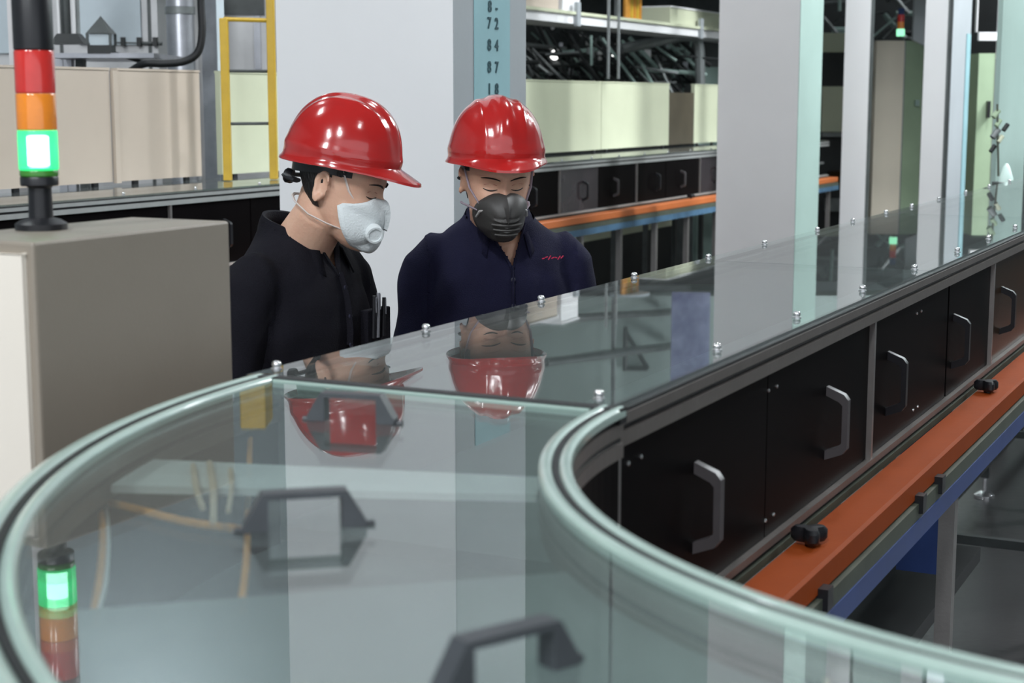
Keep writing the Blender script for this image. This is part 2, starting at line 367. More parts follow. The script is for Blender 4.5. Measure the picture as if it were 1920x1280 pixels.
def conveyor(name, label, tn, width, s0, s1, posts, doors, leg_s, legs_far, guard_s0, guard_s1, near=True):
    r0 = -tn; r1 = -tn + width
    root = thing(name, label, 'conveyor', W(s0, -(r0 + r1) / 2, 0), ROTC)
    # glass lids
    L = 1.744; s = s0; k = 0
    while s < s1 - 0.1:
        e = min(s + L, s1)
        sweep(rect(r0 + 0.001, 1.362, r1 + 0.012, 1.370), straight(s + 0.0015, e - 0.0015), 'glass_lid', M['glass'], root); s = e
    # top rails near and far: extrusion with a slot
    for q, (a, b) in enumerate([(r0 - 0.006, r0 + 0.030), (r1 - 0.030, r1 + 0.006)]):
        sgn = -1 if q == 0 else 1
        e = r0 - 0.006 if q == 0 else r1 + 0.006
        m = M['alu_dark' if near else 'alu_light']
        sweep(rect(min(e, e - sgn * .036), 1.345, max(e, e - sgn * .036), 1.3585), straight(s0, s1), 'top_rail', m, root)
        sweep(rect(min(e - sgn * .008, e - sgn * .036), 1.336, max(e - sgn * .008, e - sgn * .036), 1.345), straight(s0, s1), 'rail_slot', M['rubber'], root)
        sweep(rect(min(e, e - sgn * .036), 1.318, max(e, e - sgn * .036), 1.336), straight(s0, s1), 'top_rail', m, root)
        sweep(rect(min(e - sgn * .002, e - sgn * .03), 1.3585, max(e - sgn * .002, e - sgn * .03), 1.3625), straight(s0, s1), 'gasket', M['rubber'], root)
        # bottom rails
        sweep(rect(min(e, e - sgn * .036), 1.040, max(e, e - sgn * .036), 1.052), straight(s0, s1), 'bottom_rail', m, root)
        sweep(rect(min(e - sgn * .008, e - sgn * .036), 1.030, max(e - sgn * .008, e - sgn * .036), 1.040), straight(s0, s1), 'rail_slot', M['rubber'], root)
        sweep(rect(min(e, e - sgn * .036), 1.016, max(e, e - sgn * .036), 1.030), straight(s0, s1), 'bottom_rail', M['cgreen'], root)
    # belt inside
    sweep(rect(r0 + 0.04, 1.15, r1 - 0.04, 1.17), straight(s0, s1), 'belt', M['belt'], root)
    sweep(rect(r1 - 0.016, 1.052, r1 - 0.010, 1.318), straight(s0, s1), 'far_panel', M['deck'], root)
    # posts
    for i, p in enumerate(posts):
        wd = 0.044 if (i == 0 and near) else 0.012
        MB().stbox(p - wd / 2, tn - 0.034, 1.052, p + wd / 2, tn + 0.004, 1.318).build('post', M['alu'], root)
        MB().stbox(p - wd / 2, -r1 - 0.004, 1.052, p + wd / 2, -r1 + 0.010, 1.318).build('post', M['alu'], root)
    for d in doors:      # (s from, s to, material, [handle s ...], handle mat, bolts)
        pn = MB().stbox(d[0], tn - 0.012, 1.053, d[1], tn - 0.006, 1.317).build('door', M[d[2]], root)
        for hs in d[3]:
            at_side(handle_u(), hs, tn - 0.006, 1.175).build('handle', M[d[4]], pn, True)
        for bs in d[5]:
            for zz in (1.08, 1.287):
                for ds in (-0.021, 0.021):
                    b = MB().lathe([(0.0035, 0), (0.0032, 0.002), (0.001, 0.003)], (0, 0, 0), 10, 'x')
                    at_side(b, bs + ds, tn - 0.006, zz).build('screw', M['chrome'], pn)
    # lid studs
    st = MB()
    return root, r0, r1

def studs(root, slist, r, nm='lid_stud'):
    first = None
    for s in slist:
        c = W(s, -r, 1.370)
        if first is None:
            first = MB().lathe([(0.008, 0), (0.008, 0.0015), (0.0045, 0.002), (0.0062, 0.004), (0.0068, 0.0065), (0.0062, 0.009), (0.004, 0.011), (0.0005, 0.0118)], c, 16).build(nm, M['chrome'], root, True); c0 = c
        else:
            q = first.copy(); COL.objects.link(q); q.parent = root; q.matrix_parent_inverse = first.matrix_parent_inverse.copy()
            q.location = c - c0

# ---- near conveyor, straight run
S1 = 13.5
postsA = [1.727] + [2.99 + 1.245 * i for i in range(9)]
doorsA = [(1.765, 2.355, 'smoke', [2.04], 'hgrey', [1.815]), (2.359, 2.982, 'smoke', [2.70], 'hgrey', [2.38]),
          (3.03, 3.70, 'smoke', [3.14], 'hblack', [3.40]), (3.715, 4.227, 'smoke', [3.775], 'hblack', []),
          (4.243, 4.85, 'smoke_amber', [4.40], 'hblack', []), (4.86, 5.47, 'smoke_amber', [5.2], 'hblack', [])]
for i in range(6):
    a = 5.486 + 1.245 * i; doorsA.append((a, a + 1.23, 'smoke', [a + 0.4], 'hblack', []))
nearc, rA0, rA1 = conveyor('conveyor', 'near glass-topped conveyor running off right with smoked doors and orange guard beam', -0.735, 0.515, SB, S1, postsA, doorsA, [], [], 0, 0)
studs(nearc, [1.77, 2.20, 2.60, 3.034, 3.475, 3.93, 4.34, 4.747, 5.2, 5.64, 6.08, 6.5, 6.95, 7.4, 7.85, 8.3], 0.770)
studs(nearc, [1.775, 2.184, 2.606, 3.05, 3.5, 3.92, 4.40, 4.78, 5.195, 5.56, 6.0, 6.5, 7.0, 7.5, 8.0, 8.5], 1.250)

def undercarriage(root, tn, width, s0, s1, legs, knobs, clips, bmat, feet_far=True, tray=True, og=None):
    o0 = tn + 0.014          # inner edge of the guard beam
    # orange beam: chamfered top, 65 mm wide
    prof = [(-(o0 - 0.002), 1.015), (-(o0 + 0.010), 1.032), (-(o0 + 0.079), 1.032), (-(o0 + 0.084), 1.027), (-(o0 + 0.084), 0.990), (-(o0), 0.990)]
    gb = sweep(prof, straight(s0, s1), 'guard_beam', M['orange' if bmat == 'blue' else 'orange_lit'], root)
    for s in knobs:
        k = star_knob(); ang = random.uniform(0, 1); k.xf(Matrix.Translation(W(s, o0 + 0.036, 1.032)) @ Matrix.Rotation(0.5, 4, 'Z')); k.build('knob', M['hblack'], gb, True)
    for s in clips:
        MB().stbox(s, o0 + 0.082, 0.966, s + 0.03, o0 + 0.100, 1.000).build('bracket', M['hblack'], gb)
    sweep(rect(-(o0 + 0.092), 0.955, -(o0 + 0.01), 0.985), straight(s0, s1), 'channel', M['cgreen'], root)
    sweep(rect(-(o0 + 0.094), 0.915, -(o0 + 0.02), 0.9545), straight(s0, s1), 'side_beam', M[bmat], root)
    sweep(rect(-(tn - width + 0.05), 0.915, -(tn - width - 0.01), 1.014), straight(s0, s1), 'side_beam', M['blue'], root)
    for i, s in enumerate(legs):
        for tt, mm in ((o0 + 0.055, 'alu'), (tn - width + 0.02, 'dkgrey')):
            lg = MB().stbox(s - 0.017, tt - 0.017, 0.09, s + 0.017, tt + 0.017, 0.915).build('leg', M[mm], root)
            leveling_foot(MB(), s, tt, 0.10).build('foot', M['chrome' if mm == 'dkgrey' else 'hblack'], lg, True)
        MB().stbox(s - 0.015, tn - width + 0.037, 0.28, s + 0.015, o0 + 0.038, 0.31).build('cross_member', M['dkgrey'], root)
    for i in range(len(legs) - 1):
        MB().stbox(legs[i] + 0.02, tn - width + 0.003, 0.14, legs[i + 1] - 0.02, tn - width + 0.037, 0.17).build('stretcher', M['dkgrey'], root)
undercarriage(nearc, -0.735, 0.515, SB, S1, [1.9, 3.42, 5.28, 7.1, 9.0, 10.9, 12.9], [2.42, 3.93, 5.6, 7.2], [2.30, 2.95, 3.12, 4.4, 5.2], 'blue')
# blue motor housing hanging between the legs, drive plate and diagonal brace
MB().stbox(3.80, -0.86, 0.60, 3.90, -0.76, 1.0).build('motor_housing', M['blue'], nearc)
MB().stbox(4.3, -1.20, 0.10, 4.34, -0.98, 0.62).build('drive_plate', M['midgrey'], nearc)
mb = MB(); a = W(2.3, -1.0, 0.60); b_ = W(5.0, -1.0, 0.60)
mb.tube([a, b_], 0.045, 8).build('drive_shaft', M['dark'], nearc)
MB().stbox(2.2, -1.15, 0.42, 4.6, -0.80, 0.46).build('cable_tray', M['dark'], nearc)
MB().tube([W(3.3, -0.95, 0.05), W(4.3, -0.95, 0.05)], 0.02, 6).build('floor_rail', M['midgrey'], nearc)

# ---- the bend in front
bendc = thing('curved_conveyor', 'curved glass-topped conveyor bend filling the foreground with pale green rims', 'conveyor', W(1.0, -0.6, 0), ROTC)
glass = sweep(rect(0.742, 1.362, 1.208, 1.370), bend(48, 1.2, 89.7), 'glass_lid', M['glass'], bendc)
def rimprof(r0, r1, z0, z1):  # rounded strip
    c = (r0 + r1) / 2; h = (r1 - r0) / 2; pts = [(r0, z0)]
    pts = [(r1, z0)] + [(c + h * math.cos(PI * k / 8), z1 - 0.005 + 0.005 * math.sin(PI * k / 8)) for k in range(9)] + [(r0, z0)]
    return pts
for r0, r1 in ((0.712, 0.7265), (0.7320, 0.7465), (1.203, 1.2180), (1.2250, 1.245)):
    sweep(rimprof(r0, r1, 1.3625, 1.3745), bend(64, 1.2, 89.8), 'rim', M['rim'], bendc, True)
for r0, r1 in ((0.7265, 0.7320), (1.2180, 1.2250)):
    sweep(rect(r0, 1.350, r1, 1.3728), bend(64, 1.2, 89.8), 'rim_gasket', M['rubber'], bendc)
MB().stbox(1.700, -1.245, 1.355, 1.7195, -0.712, 1.3735).build('joint_gasket', M['rubber'], bendc)
MB().stbox(1.694, -1.20, 1.362, 1.6995, -0.75, 1.3722).build('joint_highlight', M['rim'], bendc)  # pale strip painted in as the highlight along the bend glass edge
for r0, r1 in ((0.716, 0.745), (1.205, 1.240)):
    sweep(rect(r0 + .003, 1.354, r1 - .003, 1.3625), bend(), 'gasket', M['rubber'], bendc)
    sweep(rect(r0, 1.338, r1, 1.354), bend(), 'top_rail', M['alu_dark'], bendc)
    sweep(rect(r0 + .004, 1.330, r1 - .004, 1.338), bend(), 'rail_slot', M['rubber'], bendc)
    sweep(rect(r0, 1.312, r1, 1.330), bend(), 'top_rail', M['alu_dark'], bendc)
    sweep(rect(r0, 1.02, r1, 1.05), bend(), 'bottom_rail', M['alu_dark'], bendc)
    sweep(rect(r0 + 0.006, 1.05, r0 + 0.012, 1.312), bend(), 'side_panel', M['smoke'], bendc)
sweep(rect(0.75, 1.13, 1.20, 1.15), bend(), 'belt', M['belt'], bendc)
# cross strut, deck plate under the lid
def radial_slab(phi0, phi1, z0, z1, name, m, r0=0.735, r1=1.22, n=4):
    return sweep(rect(r0, z0, r1, z1), bend(n, 0, phi0, phi1), name, m, bendc)
radial_slab(74.5, 68.5, 1.322, 1.330, 'cross_strut', M['strut'], 0.75, 1.20, 3)
sweep(rect(0.75, 1.318, 1.20, 1.326), bend(12, 1.1, 48.5, 0), 'deck_plate', M['deck'], bendc)
for i, deg in enumerate((88, 30)):
    pass
# cables hanging under the lid
def cable(pxs, z, r, m, nm='cable'):
    pts = [spotz(px, py, z + dz) for px, py, dz in pxs]
    # smooth through the points
    out = []
    for i in range(len(pts) - 1):
        p0 = pts[max(i - 1, 0)]; p1 = pts[i]; p2 = pts[i + 1]; p3 = pts[min(i + 2, len(pts) - 1)]
        for k in range(6):
            u = k / 6
            out.append(0.5 * ((2 * p1) + (p2 - p0) * u + (2 * p0 - 5 * p1 + 4 * p2 - p3) * u * u + (3 * p1 - p0 - 3 * p2 + p3) * u ** 3))
    out.append(pts[-1])
    return MB().tube(out, r * 1.35, 8).build(nm, m, bendc, True)
cable([(186, 935, 0), (192, 1000, 0), (187, 1080, 0), (172, 1165, 0)], 1.30, 0.0026, M['yellow_wire'])
cable([(198, 935, 0), (203, 1010, 0), (198, 1090, 0), (180, 1160, 0)], 1.30, 0.0016, M['strut'])
cable([(192, 938, 0), (270, 958, 0), (350, 978, 0), (450, 992, 0)], 1.305, 0.0034, M['yellow_wire'])
cable([(470, 775, 0), (468, 860, 0), (464, 960, 0), (462, 1050, 0), (450, 1150, 0)], 1.30, 0.0026, M['yellow_wire'])
cable([(362, 872, 0), (368, 915, 0), (380, 952, 0)], 1.334, 0.0024, M['pink_wire'])
cable([(393, 868, 0), (400, 915, 0), (400, 975, 0)], 1.334, 0.0028, M['pink_wire'])
cable([(432, 880, 0), (434, 915, 0), (428, 958, 0)], 1.334, 0.0020, M['pink_wire'])
cable([(1548, 1245, 0), (1550, 1290, 0), (1545, 1360, 0)], 1.34, 0.0016, M['pink_wire'])
cable([(1600, 1255, 0), (1600, 1300, 0), (1590, 1360, 0)], 1.34, 0.0016, M['pink_wire'])
# trapezoid pull handles on the lid
for i, (phi, r) in enumerate(((77.9, 0.985), (50.8, 0.972), (27.0, 0.962), (3.0, 0.965))):
    a = math.radians(phi); c = W(SB - r * math.cos(a), -r * math.sin(a), 1.3704)
    er = (W(SB - math.cos(a), -math.sin(a)) - W(SB, 0)); et = Vector((-er.y, er.x, 0))
    outer = [(-.052, 0), (-.052, .006), (-.036, .033), (.036, .033), (.052, .006), (.052, 0)]
    inner = [(-.031, 0), (-.031, .004), (-.031, .0275), (.031, .0275), (.031, .004), (.031, 0)]
    rs = []
    for (ax, az), (bx, bz) in zip(outer, inner):
        P = lambda x, z, y: c + er * x + et * y + Vector((0, 0, z))
        rs.append([P(ax, az, -.009), P(ax, az, .009), P(bx, bz, .009), P(bx, bz, -.009)])
    MB().rings(rs).build('handle', M['handle'], bendc)
    for sx in (-1, 1):
        MB().tube([c + er * (sx * .046) + Vector((0, 0, 0)), c + er * (sx * .060) + Vector((0, 0, 0.001))], 0.003, 8).build('handle_nub', M['handle'], bendc)
for phi in (85, 45, 5):
    a = math.radians(phi)
    for r in (0.74, 1.215):
        lp = (SB - r * math.cos(a), -r * math.sin(a))
        lg = MB().stbox(lp[0] - .017, lp[1] - .017, 0.09, lp[0] + .017, lp[1] + .017, 1.02).build('leg', M['dkgrey'], bendc)
        leveling_foot(MB(), lp[0], lp[1], 0.1).build('foot', M['hblack'], lg, True)

# ---- rear conveyor
TB = -4.12
postsB = [5.14 + 1.235 * i for i in range(-2, 8)]
doorsB = []
for i, p in enumerate(postsB[:-1]):
    dm = 'smoke'
    if i in (5,): dm = 'smoke_grey'
    if i == 6: dm = 'smoke_grey'
    m_ = p + 0.55 if i != 5 else p + 0.6
    doorsB.append((p + 0.01, m_ - 0.004, 'smoke_grey' if i in (4, 5, 7) else 'smoke', [p + 0.36], 'hblack', []))
    doorsB.append((m_ + 0.004, p + 1.225, 'smoke', [p + 0.85], 'hblack' if i < 5 else 'hgrey', []))
rearc, rB0, rB1 = conveyor('conveyor', 'rear glass-topped conveyor behind the two workers, parallel to the near one, with legs in view', TB, 0.515, 2.4, 14.8, postsB, doorsB, [], [], 0, 0, near=False)
legsB = [2.8 + 0.62 * i for i in range(0, 20)]
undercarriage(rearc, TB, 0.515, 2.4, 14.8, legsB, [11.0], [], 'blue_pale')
studs(rearc, [4.0 + 0.45 * i for i in range(24)], rB0 + 0.035)
# small white sticker on a rear door
MB().stbox(6.93, TB - 0.0055, 1.02 + 0.10, 7.03, TB - 0.004, 1.20).build('label_plate', M['white'], rearc)

# ------------------------------------------------------------------ low guard panels above the rear conveyor
def panel(s0, s1, m, label, z0=1.366, z1=1.862, t=-4.655, grp='low panels along the rear conveyor', name='guard_panel'):
    r = thing(name, label, 'panel', W((s0 + s1) / 2, t, z0), ROTC, grp)
    MB().stbox(s0 + .004, t - 0.03, z0 + 0.02, s1 - .004, t, z1).build('sheet', M[m], r)
    MB().stbox(s0 + .004, t - 0.034, z1, s1 - .004, t + .004, z1 + 0.010).build('top_cap', M[m], r)
    for q in (s0 + 0.10, s1 - 0.12):
        MB().stbox(q, t - 0.02, 1.360, q + 0.03, t - 0.005, z0 + 0.02).build('foot', M['hblack'], r)
    return r
lines = [(4.0, 4.72, 'beige', 'low beige panel at the far left edge behind the signal tower'),
         (4.74, 5.43, 'beige', 'low beige panel just right of the signal tower'),
         (5.47, 6.05, 'beige', 'low beige panel with the shade of the hose, left of the steel post'),
         (6.2, 6.95, 'cream_g', 'low pale panel seen through the yellow ladder'),
         (6.97, 7.9, 'cream_g', 'low pale panel hidden by the big white column'),
         (9.0, 10.7, 'cream_g', 'long pale green-cream panel right of the second worker helmet'),
         (10.7, 12.05, 'cream_g', 'pale green-cream panel left of the dark slot')]
for a, b, m, l in lines: panel(a, b, m, l)
MB().stbox(5.435, -4.66, 1.38, 5.465, -4.64, 1.86).build('trim_1', M['beige'])
bpy.data.objects['trim_1']['kind'] = 'structure'
MB().stbox(12.05, -4.70, 1.385, 12.62, -4.66, 1.80).build('slot_board', M['brown'])
tag(bpy.data.objects['slot_board'], 'dark brown recessed board in the pale panel row', 'panel')
panel(12.62, 13.2, 'cream_g', 'narrow pale panel right of the dark slot')

# green lower cladding behind rear conveyor and machine plinth
o = MB().stbox(8.6, -5.3, 0.62, 13.6, -5.2, 0.92).build('lower_cladding', M['cream_g']); tag(o, 'pale green cladding strip under the rear conveyor, behind its legs', 'panel')
o = MB().stbox(8.6, -5.5, 0.0, 13.6, -5.2, 0.618).build('machine_plinth', M['dark']); tag(o, 'long black plinth on the floor behind the rear conveyor', 'plinth')

# ------------------------------------------------------------------ columns
def column(name, corner, L1, L2, ma, mb_, label, z1=7.0, grp=None, edge=None, edgem='teal', bevel=0.012):
    """near corner at 'corner'; one face runs back to the left (width L1), one runs back to the right (width L2)"""
    c = Vector((corner[0], corner[1], 0))
    r = thing(name, label, 'column', c - V * (L1 / 2) + U * (L2 / 2), ROTC, grp)
    P = lambda a, b, z: c - V * a + U * b + Vector((0, 0, z))
    b = bevel
    MB().hexa([P(0, 0, 0), P(0, L2, 0), P(L1, L2, 0), P(L1, 0, 0), P(0, 0, z1), P(0, L2, z1), P(L1, L2, z1), P(L1, 0, z1)]).build('shaft', M[ma], r)
    if mb_:   # painted cladding on the face that looks right
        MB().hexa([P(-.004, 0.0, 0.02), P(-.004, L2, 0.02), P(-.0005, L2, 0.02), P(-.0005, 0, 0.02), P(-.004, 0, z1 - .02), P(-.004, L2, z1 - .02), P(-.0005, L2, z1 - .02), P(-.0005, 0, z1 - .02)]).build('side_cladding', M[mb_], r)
    return r, P
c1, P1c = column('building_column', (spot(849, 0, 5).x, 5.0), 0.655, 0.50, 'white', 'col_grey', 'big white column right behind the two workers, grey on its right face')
# height scale strip with digits on the right face
sx0, sx1 = 0.128, 0.375
sp = MB().hexa([P1c(-.0045, sx0, 1.2), P1c(-.0045, sx1, 1.2), P1c(-.007, sx1, 1.2), P1c(-.007, sx0, 1.2), P1c(-.0045, sx0, 2.12), P1c(-.0045, sx1, 2.12), P1c(-.007, sx1, 2.12), P1c(-.007, sx0, 2.12)]).build('scale_strip', M['teal_strip'], c1)
def text_mesh(txt, size, mtx, m, parent, name='digits', ext=0.0008):
    cu = bpy.data.curves.new('txt', 'FONT'); cu.body = txt; cu.size = size; cu.extrude = ext; cu.align_x = 'CENTER'; cu.align_y = 'CENTER'; cu.space_character = 1.25; cu.offset = size * 0.02
    ob = bpy.data.objects.new('txt', cu); COL.objects.link(ob)
    dg = bpy.context.evaluated_depsgraph_get(); me = bpy.data.meshes.new_from_object(ob.evaluated_get(dg))
    bpy.data.objects.remove(ob); me.transform(mtx)
    return link(name, me, m, parent)
for py, tx in ((14, '8 -'), (45, '7 2'), (86, '8 4'), (127, '8 7'), (168, '1 8'), (208, '9 3')):
    yy = 5.0 + 0.235
    z = spot(925, py, yy).z
    c = P1c(-.0085, 0.252, z)
    mt = Matrix(((U.x, 0, V.x, c.x), (U.y, 0, V.y, c.y), (0, 1, 0, c.z), (0, 0, 0, 1)))
    text_mesh(tx, 0.050, mt, M['ink'], sp)

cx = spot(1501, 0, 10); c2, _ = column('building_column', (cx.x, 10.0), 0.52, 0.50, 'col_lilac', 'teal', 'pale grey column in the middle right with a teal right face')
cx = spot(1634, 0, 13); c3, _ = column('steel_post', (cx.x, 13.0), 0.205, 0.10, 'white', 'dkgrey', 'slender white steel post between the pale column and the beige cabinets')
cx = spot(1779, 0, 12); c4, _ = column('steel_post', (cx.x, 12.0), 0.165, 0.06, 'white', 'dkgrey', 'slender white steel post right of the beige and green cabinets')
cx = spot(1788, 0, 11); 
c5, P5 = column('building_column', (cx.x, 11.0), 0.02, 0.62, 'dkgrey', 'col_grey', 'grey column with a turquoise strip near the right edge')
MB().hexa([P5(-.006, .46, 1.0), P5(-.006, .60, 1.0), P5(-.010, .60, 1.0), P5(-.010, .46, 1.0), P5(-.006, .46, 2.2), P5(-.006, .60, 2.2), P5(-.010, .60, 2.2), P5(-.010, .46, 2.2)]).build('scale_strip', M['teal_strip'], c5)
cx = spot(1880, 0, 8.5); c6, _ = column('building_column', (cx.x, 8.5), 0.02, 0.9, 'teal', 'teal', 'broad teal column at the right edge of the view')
# teal post at the right end of the pale panels
cx = spot(1306, 0, 14.9)
o = column('steel_post', (cx.x + 0.03, 14.9), 0.03, 0.55, 'teal', 'teal', 'teal box post left of the pale middle column', z1=2.05)[0]
# steel posts on the left, standing behind the rear conveyor
cx = spot(404, 0, 7.85); c7, _ = column('steel_post', (cx.x, 7.85), 0.09, 0.06, 'steel', 'paleblue', 'galvanised steel post between the beige panels and the yellow ladder', z1=2.5)
cx = spot(42, 0, 6.6); c8, _ = column('steel_post', (cx.x, 6.6), 0.085, 0.04, 'col_lilac', 'paleblue', 'pale steel post behind the signal tower at the far left')

# ------------------------------------------------------------------ cabinet and signal tower
cc = spot(62, 454, 1.93)
TOPZ = cc.z
cb = thing('control_cabinet', 'beige sheet metal cabinet standing left of the workers with the signal tower on top', 'cabinet', (cc.x, cc.y, 0), ROTC)
CP = lambda a, b, z: Vector((cc.x, cc.y, 0)) + U * a - V * b + Vector((0, 0, z))   # a along the front, b to the back left
CL, CD = 0.392, 0.176
def cbox(a0, b0, z0, a1, b1, z1, nm, m, bev=0.003):
    mb = MB().bevbox(a0, b0, z0, a1, b1, z1, bev)
    mb.v = [tuple(CP(*v)) for v in mb.v]; return mb.build(nm, M[m], cb)
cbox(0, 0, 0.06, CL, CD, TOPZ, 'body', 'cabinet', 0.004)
cbox(0.0, 0.012, 0.10, -0.006, CD - 0.012, TOPZ - 0.015, 'side_panel', 'cabinet_lit', 0.002)  # thin sheet carrying the lit tone of the cabinet side
cbox(0.01, 0.01, 0.0, CL - 0.01, CD - 0.01, 0.06, 'plinth', 'dark', 0.003)
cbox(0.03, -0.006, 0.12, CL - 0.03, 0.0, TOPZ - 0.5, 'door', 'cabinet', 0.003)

tx, ty = spot(78, 430, 2.125).x, 2.125
ty = 2.125
tb = thing('signal_tower', 'stacked signal tower with black, red, amber and lit green segments on the cabinet', 'signal light', (tx, ty, TOPZ), 0, None, local=True)
R = 0.0258
MB().lathe([(0.034, 0), (0.034, 0.008), (0.026, 0.013), (0.016, 0.016), (0.015, 0.055), (0.020, 0.06)], n=32).build('base', M['hblack'], tb, True)
z = 0.058
def seg(z0, z1, m, nm, r=R):
    return MB().lathe([(r * .95, z0), (r, z0 + .0015), (r, z1 - .0015), (r * .97, z1)], n=36).build(nm, M[m], tb, True)
seg(0.058, 0.070, 'hblack', 'collar', 0.0248); seg(0.0703, 0.0783, 'green_dark', 'green_band', 0.0250)
seg(0.0785, 0.1305, 'green_shell', 'green_lens', 0.0258)
MB().lathe([(0.010, 0.0830), (0.0140, 0.0845), (0.0140, 0.1225), (0.010, 0.1240)], n=24).build('lit_core', M['green_core'], tb, True)
MB().lathe([(0.0240, 0.0795), (0.0240, 0.0820), (0.002, 0.0820)], n=24).build('lens_floor', M['green'], tb, True)
seg(0.1308, 0.1783, 'amber', 'amber_lens'); seg(0.1786, 0.2338, 'red', 'red_lens')
seg(0.2341, 0.318, 'hblack', 'black_cap'); MB().lathe([(0.0245, 0.318), (0.019, 0.326), (0.002, 0.329)], n=36).build('cap_top', M['hblack'], tb, True)


# ------------------------------------------------------------------ background machinery, left
def wbox(name, px0, py0, px1, py1, Y, depth, m, label, cat, group=None):
    a = spot(px0, py1, Y); b = spot(px1, py0, Y)
    o = MB().box(a.x, Y, a.z, b.x, Y + depth, b.z).build(name, M[m])
    return tag(o, label, cat, group)
def machine(name, label, px0, px1, Y, z0, z1, depth, m, cat='machine', seams=(), doors=()):
    a = spot(px0, 190, Y); b = spot(px1, 190, Y)
    t = thing(name, label, cat, ((a.x + b.x) / 2, Y, z0))
    MB().box(a.x, Y, z0, b.x, Y + depth, z1).build('housing', M[m], t)
    for s in seams:
        c = spot(s, 190, Y).x; MB().box(c - .01, Y - .004, z0 + .05, c + .01, Y - .0005, z1 - .05).build('seam', M['dkgrey'], t)
    for d in doors:
        x0 = spot(d[0], 190, Y).x; x1 = spot(d[1], 190, Y).x; q0 = spot(0, d[3], Y).z; q1 = spot(0, d[2], Y).z
        MB().box(x0, Y - .02, q0, x1, Y - .0005, q1).build('door', M[d[4]], t)
    return t
machine('process_machine', 'tall pale grey machine housing behind the low beige panels on the left', -200, 300, 9.4, 0.0, 2.75, 1.2, 'greypanel', seams=(120, 285),
        doors=((155, 270, -40, 84, 'paleblue'), (-60, 60, -40, 100, 'paleblue')))
machine('process_machine', 'grey housing in shade behind the silver duct and the yellow ladder', 326, 530, 10.65, 0.0, 2.75, 1.0, 'greypanel', doors=((425, 500, -60, 28, 'dkgrey'), (480, 492, 30, 130, 'steel')))
t = thing('silver_duct', 'vertical silver air duct behind the black hose', 'duct', (spot(335, 0, 8.9).x, 8.9, 0))
x = spot(337, 0, 8.9).x
MB().tube([(x, 8.9, 0.0), (x, 8.9, 2.45), (x, 8.93, 2.56), (x, 9.02, 2.64), (x, 9.16, 2.66), (x, 9.39, 2.66)], 0.075, 28).build('pipe', M['steel'], t, True)
for zz in (1.2, 2.2): MB().cyl((x, 8.9, zz), (x, 8.9, zz + .04), 0.082, 28).build('band', M['midgrey'], t, True)
# conduit rail with bolts and hose
t = thing('conduit', 'thin horizontal conduit with clamps on the pale machine', 'pipe', (spot(260, 81, 9.388).x, 9.3, spot(0, 81, 9.388).z))
MB().tube([spot(215, 80, 9.388), spot(304, 82, 9.388)], 0.010, 8).build('tube', M['dkgrey'], t)
for px in (232, 262, 292):
    p = spot(px, 80, 9.388); MB().box(p.x - .012, 9.36, p.z - .02, p.x + .012, 9.399, p.z + .03).build('clamp', M['dark'], t)
def smooth_pts(pts, k=8):
    out = []
    for i in range(len(pts) - 1):
        p0 = pts[max(i - 1, 0)]; p1 = pts[i]; p2 = pts[i + 1]; p3 = pts[min(i + 2, len(pts) - 1)]
        for j in range(k):
            u = j / k
            out.append(0.5 * ((2 * p1) + (p2 - p0) * u + (2 * p0 - 5 * p1 + 4 * p2 - p3) * u * u + (3 * p1 - p0 - 3 * p2 + p3) * u ** 3))
    out.append(pts[-1]); return out
hp = [spot(px, py, Y) for px, py, Y in [(372, -260, 7.7), (376, -60, 7.7), (377, 10, 7.7), (379, 60, 7.7), (371, 98, 7.7), (345, 115, 7.7), (305, 119, 7.7), (272, 119, 7.7), (246, 133, 7.75)]]
o = MB().tube(smooth_pts(hp), 0.0185, 12).build('black_hose', M['rubber'], None, True); tag(o, 'thick black hose dropping and curling left above the beige panels', 'hose')
hp = [spot(px, py, Y) for px, py, Y in [(200, 96, 7.9), (235, 106, 7.95), (270, 117, 8.0), (300, 120, 8.05)]]
o = MB().tube(smooth_pts(hp), 0.010, 10).build('black_cable', M['rubber'], None, True); tag(o, 'thinner black cable running from the lantern box to the hose', 'cable')
# lantern-like gauge box with pointed roof
p = spot(191, 97, 7.85)
t = thing('lantern_box', 'small glazed box with a pointed dark roof on the machine ledge', 'gauge', (p.x, p.y, p.z))
hw = 0.055
MB().box(p.x - hw, p.y - hw, p.z - 0.01, p.x + hw, p.y + hw, p.z + 0.03).build('base', M['dark'], t)
zt = p.z + 0.085
for sx in (-1, 1):
    for sy in (-1, 1): MB().box(p.x + sx * hw - .006, p.y + sy * hw * .9 - .006, p.z + .03, p.x + sx * hw + .006, p.y + sy * hw * .9 + .006, zt).build('frame_bar', M['dkgrey'], t)
MB().box(p.x - hw * .8, p.y - hw * .8, p.z + .03, p.x + hw * .8, p.y + hw * .8, zt - .002).build('pane', M['paleblue'], t)
MB().add([(p.x - hw - .006, p.y - hw, zt), (p.x + hw + .006, p.y - hw, zt), (p.x + hw + .006, p.y + hw, zt), (p.x - hw - .006, p.y + hw, zt), (p.x, p.y, zt + .085)], [(0, 3, 2, 1), (0, 1, 4), (1, 2, 4), (2, 3, 4), (3, 0, 4)]).build('roof', M['dkgrey'], t)
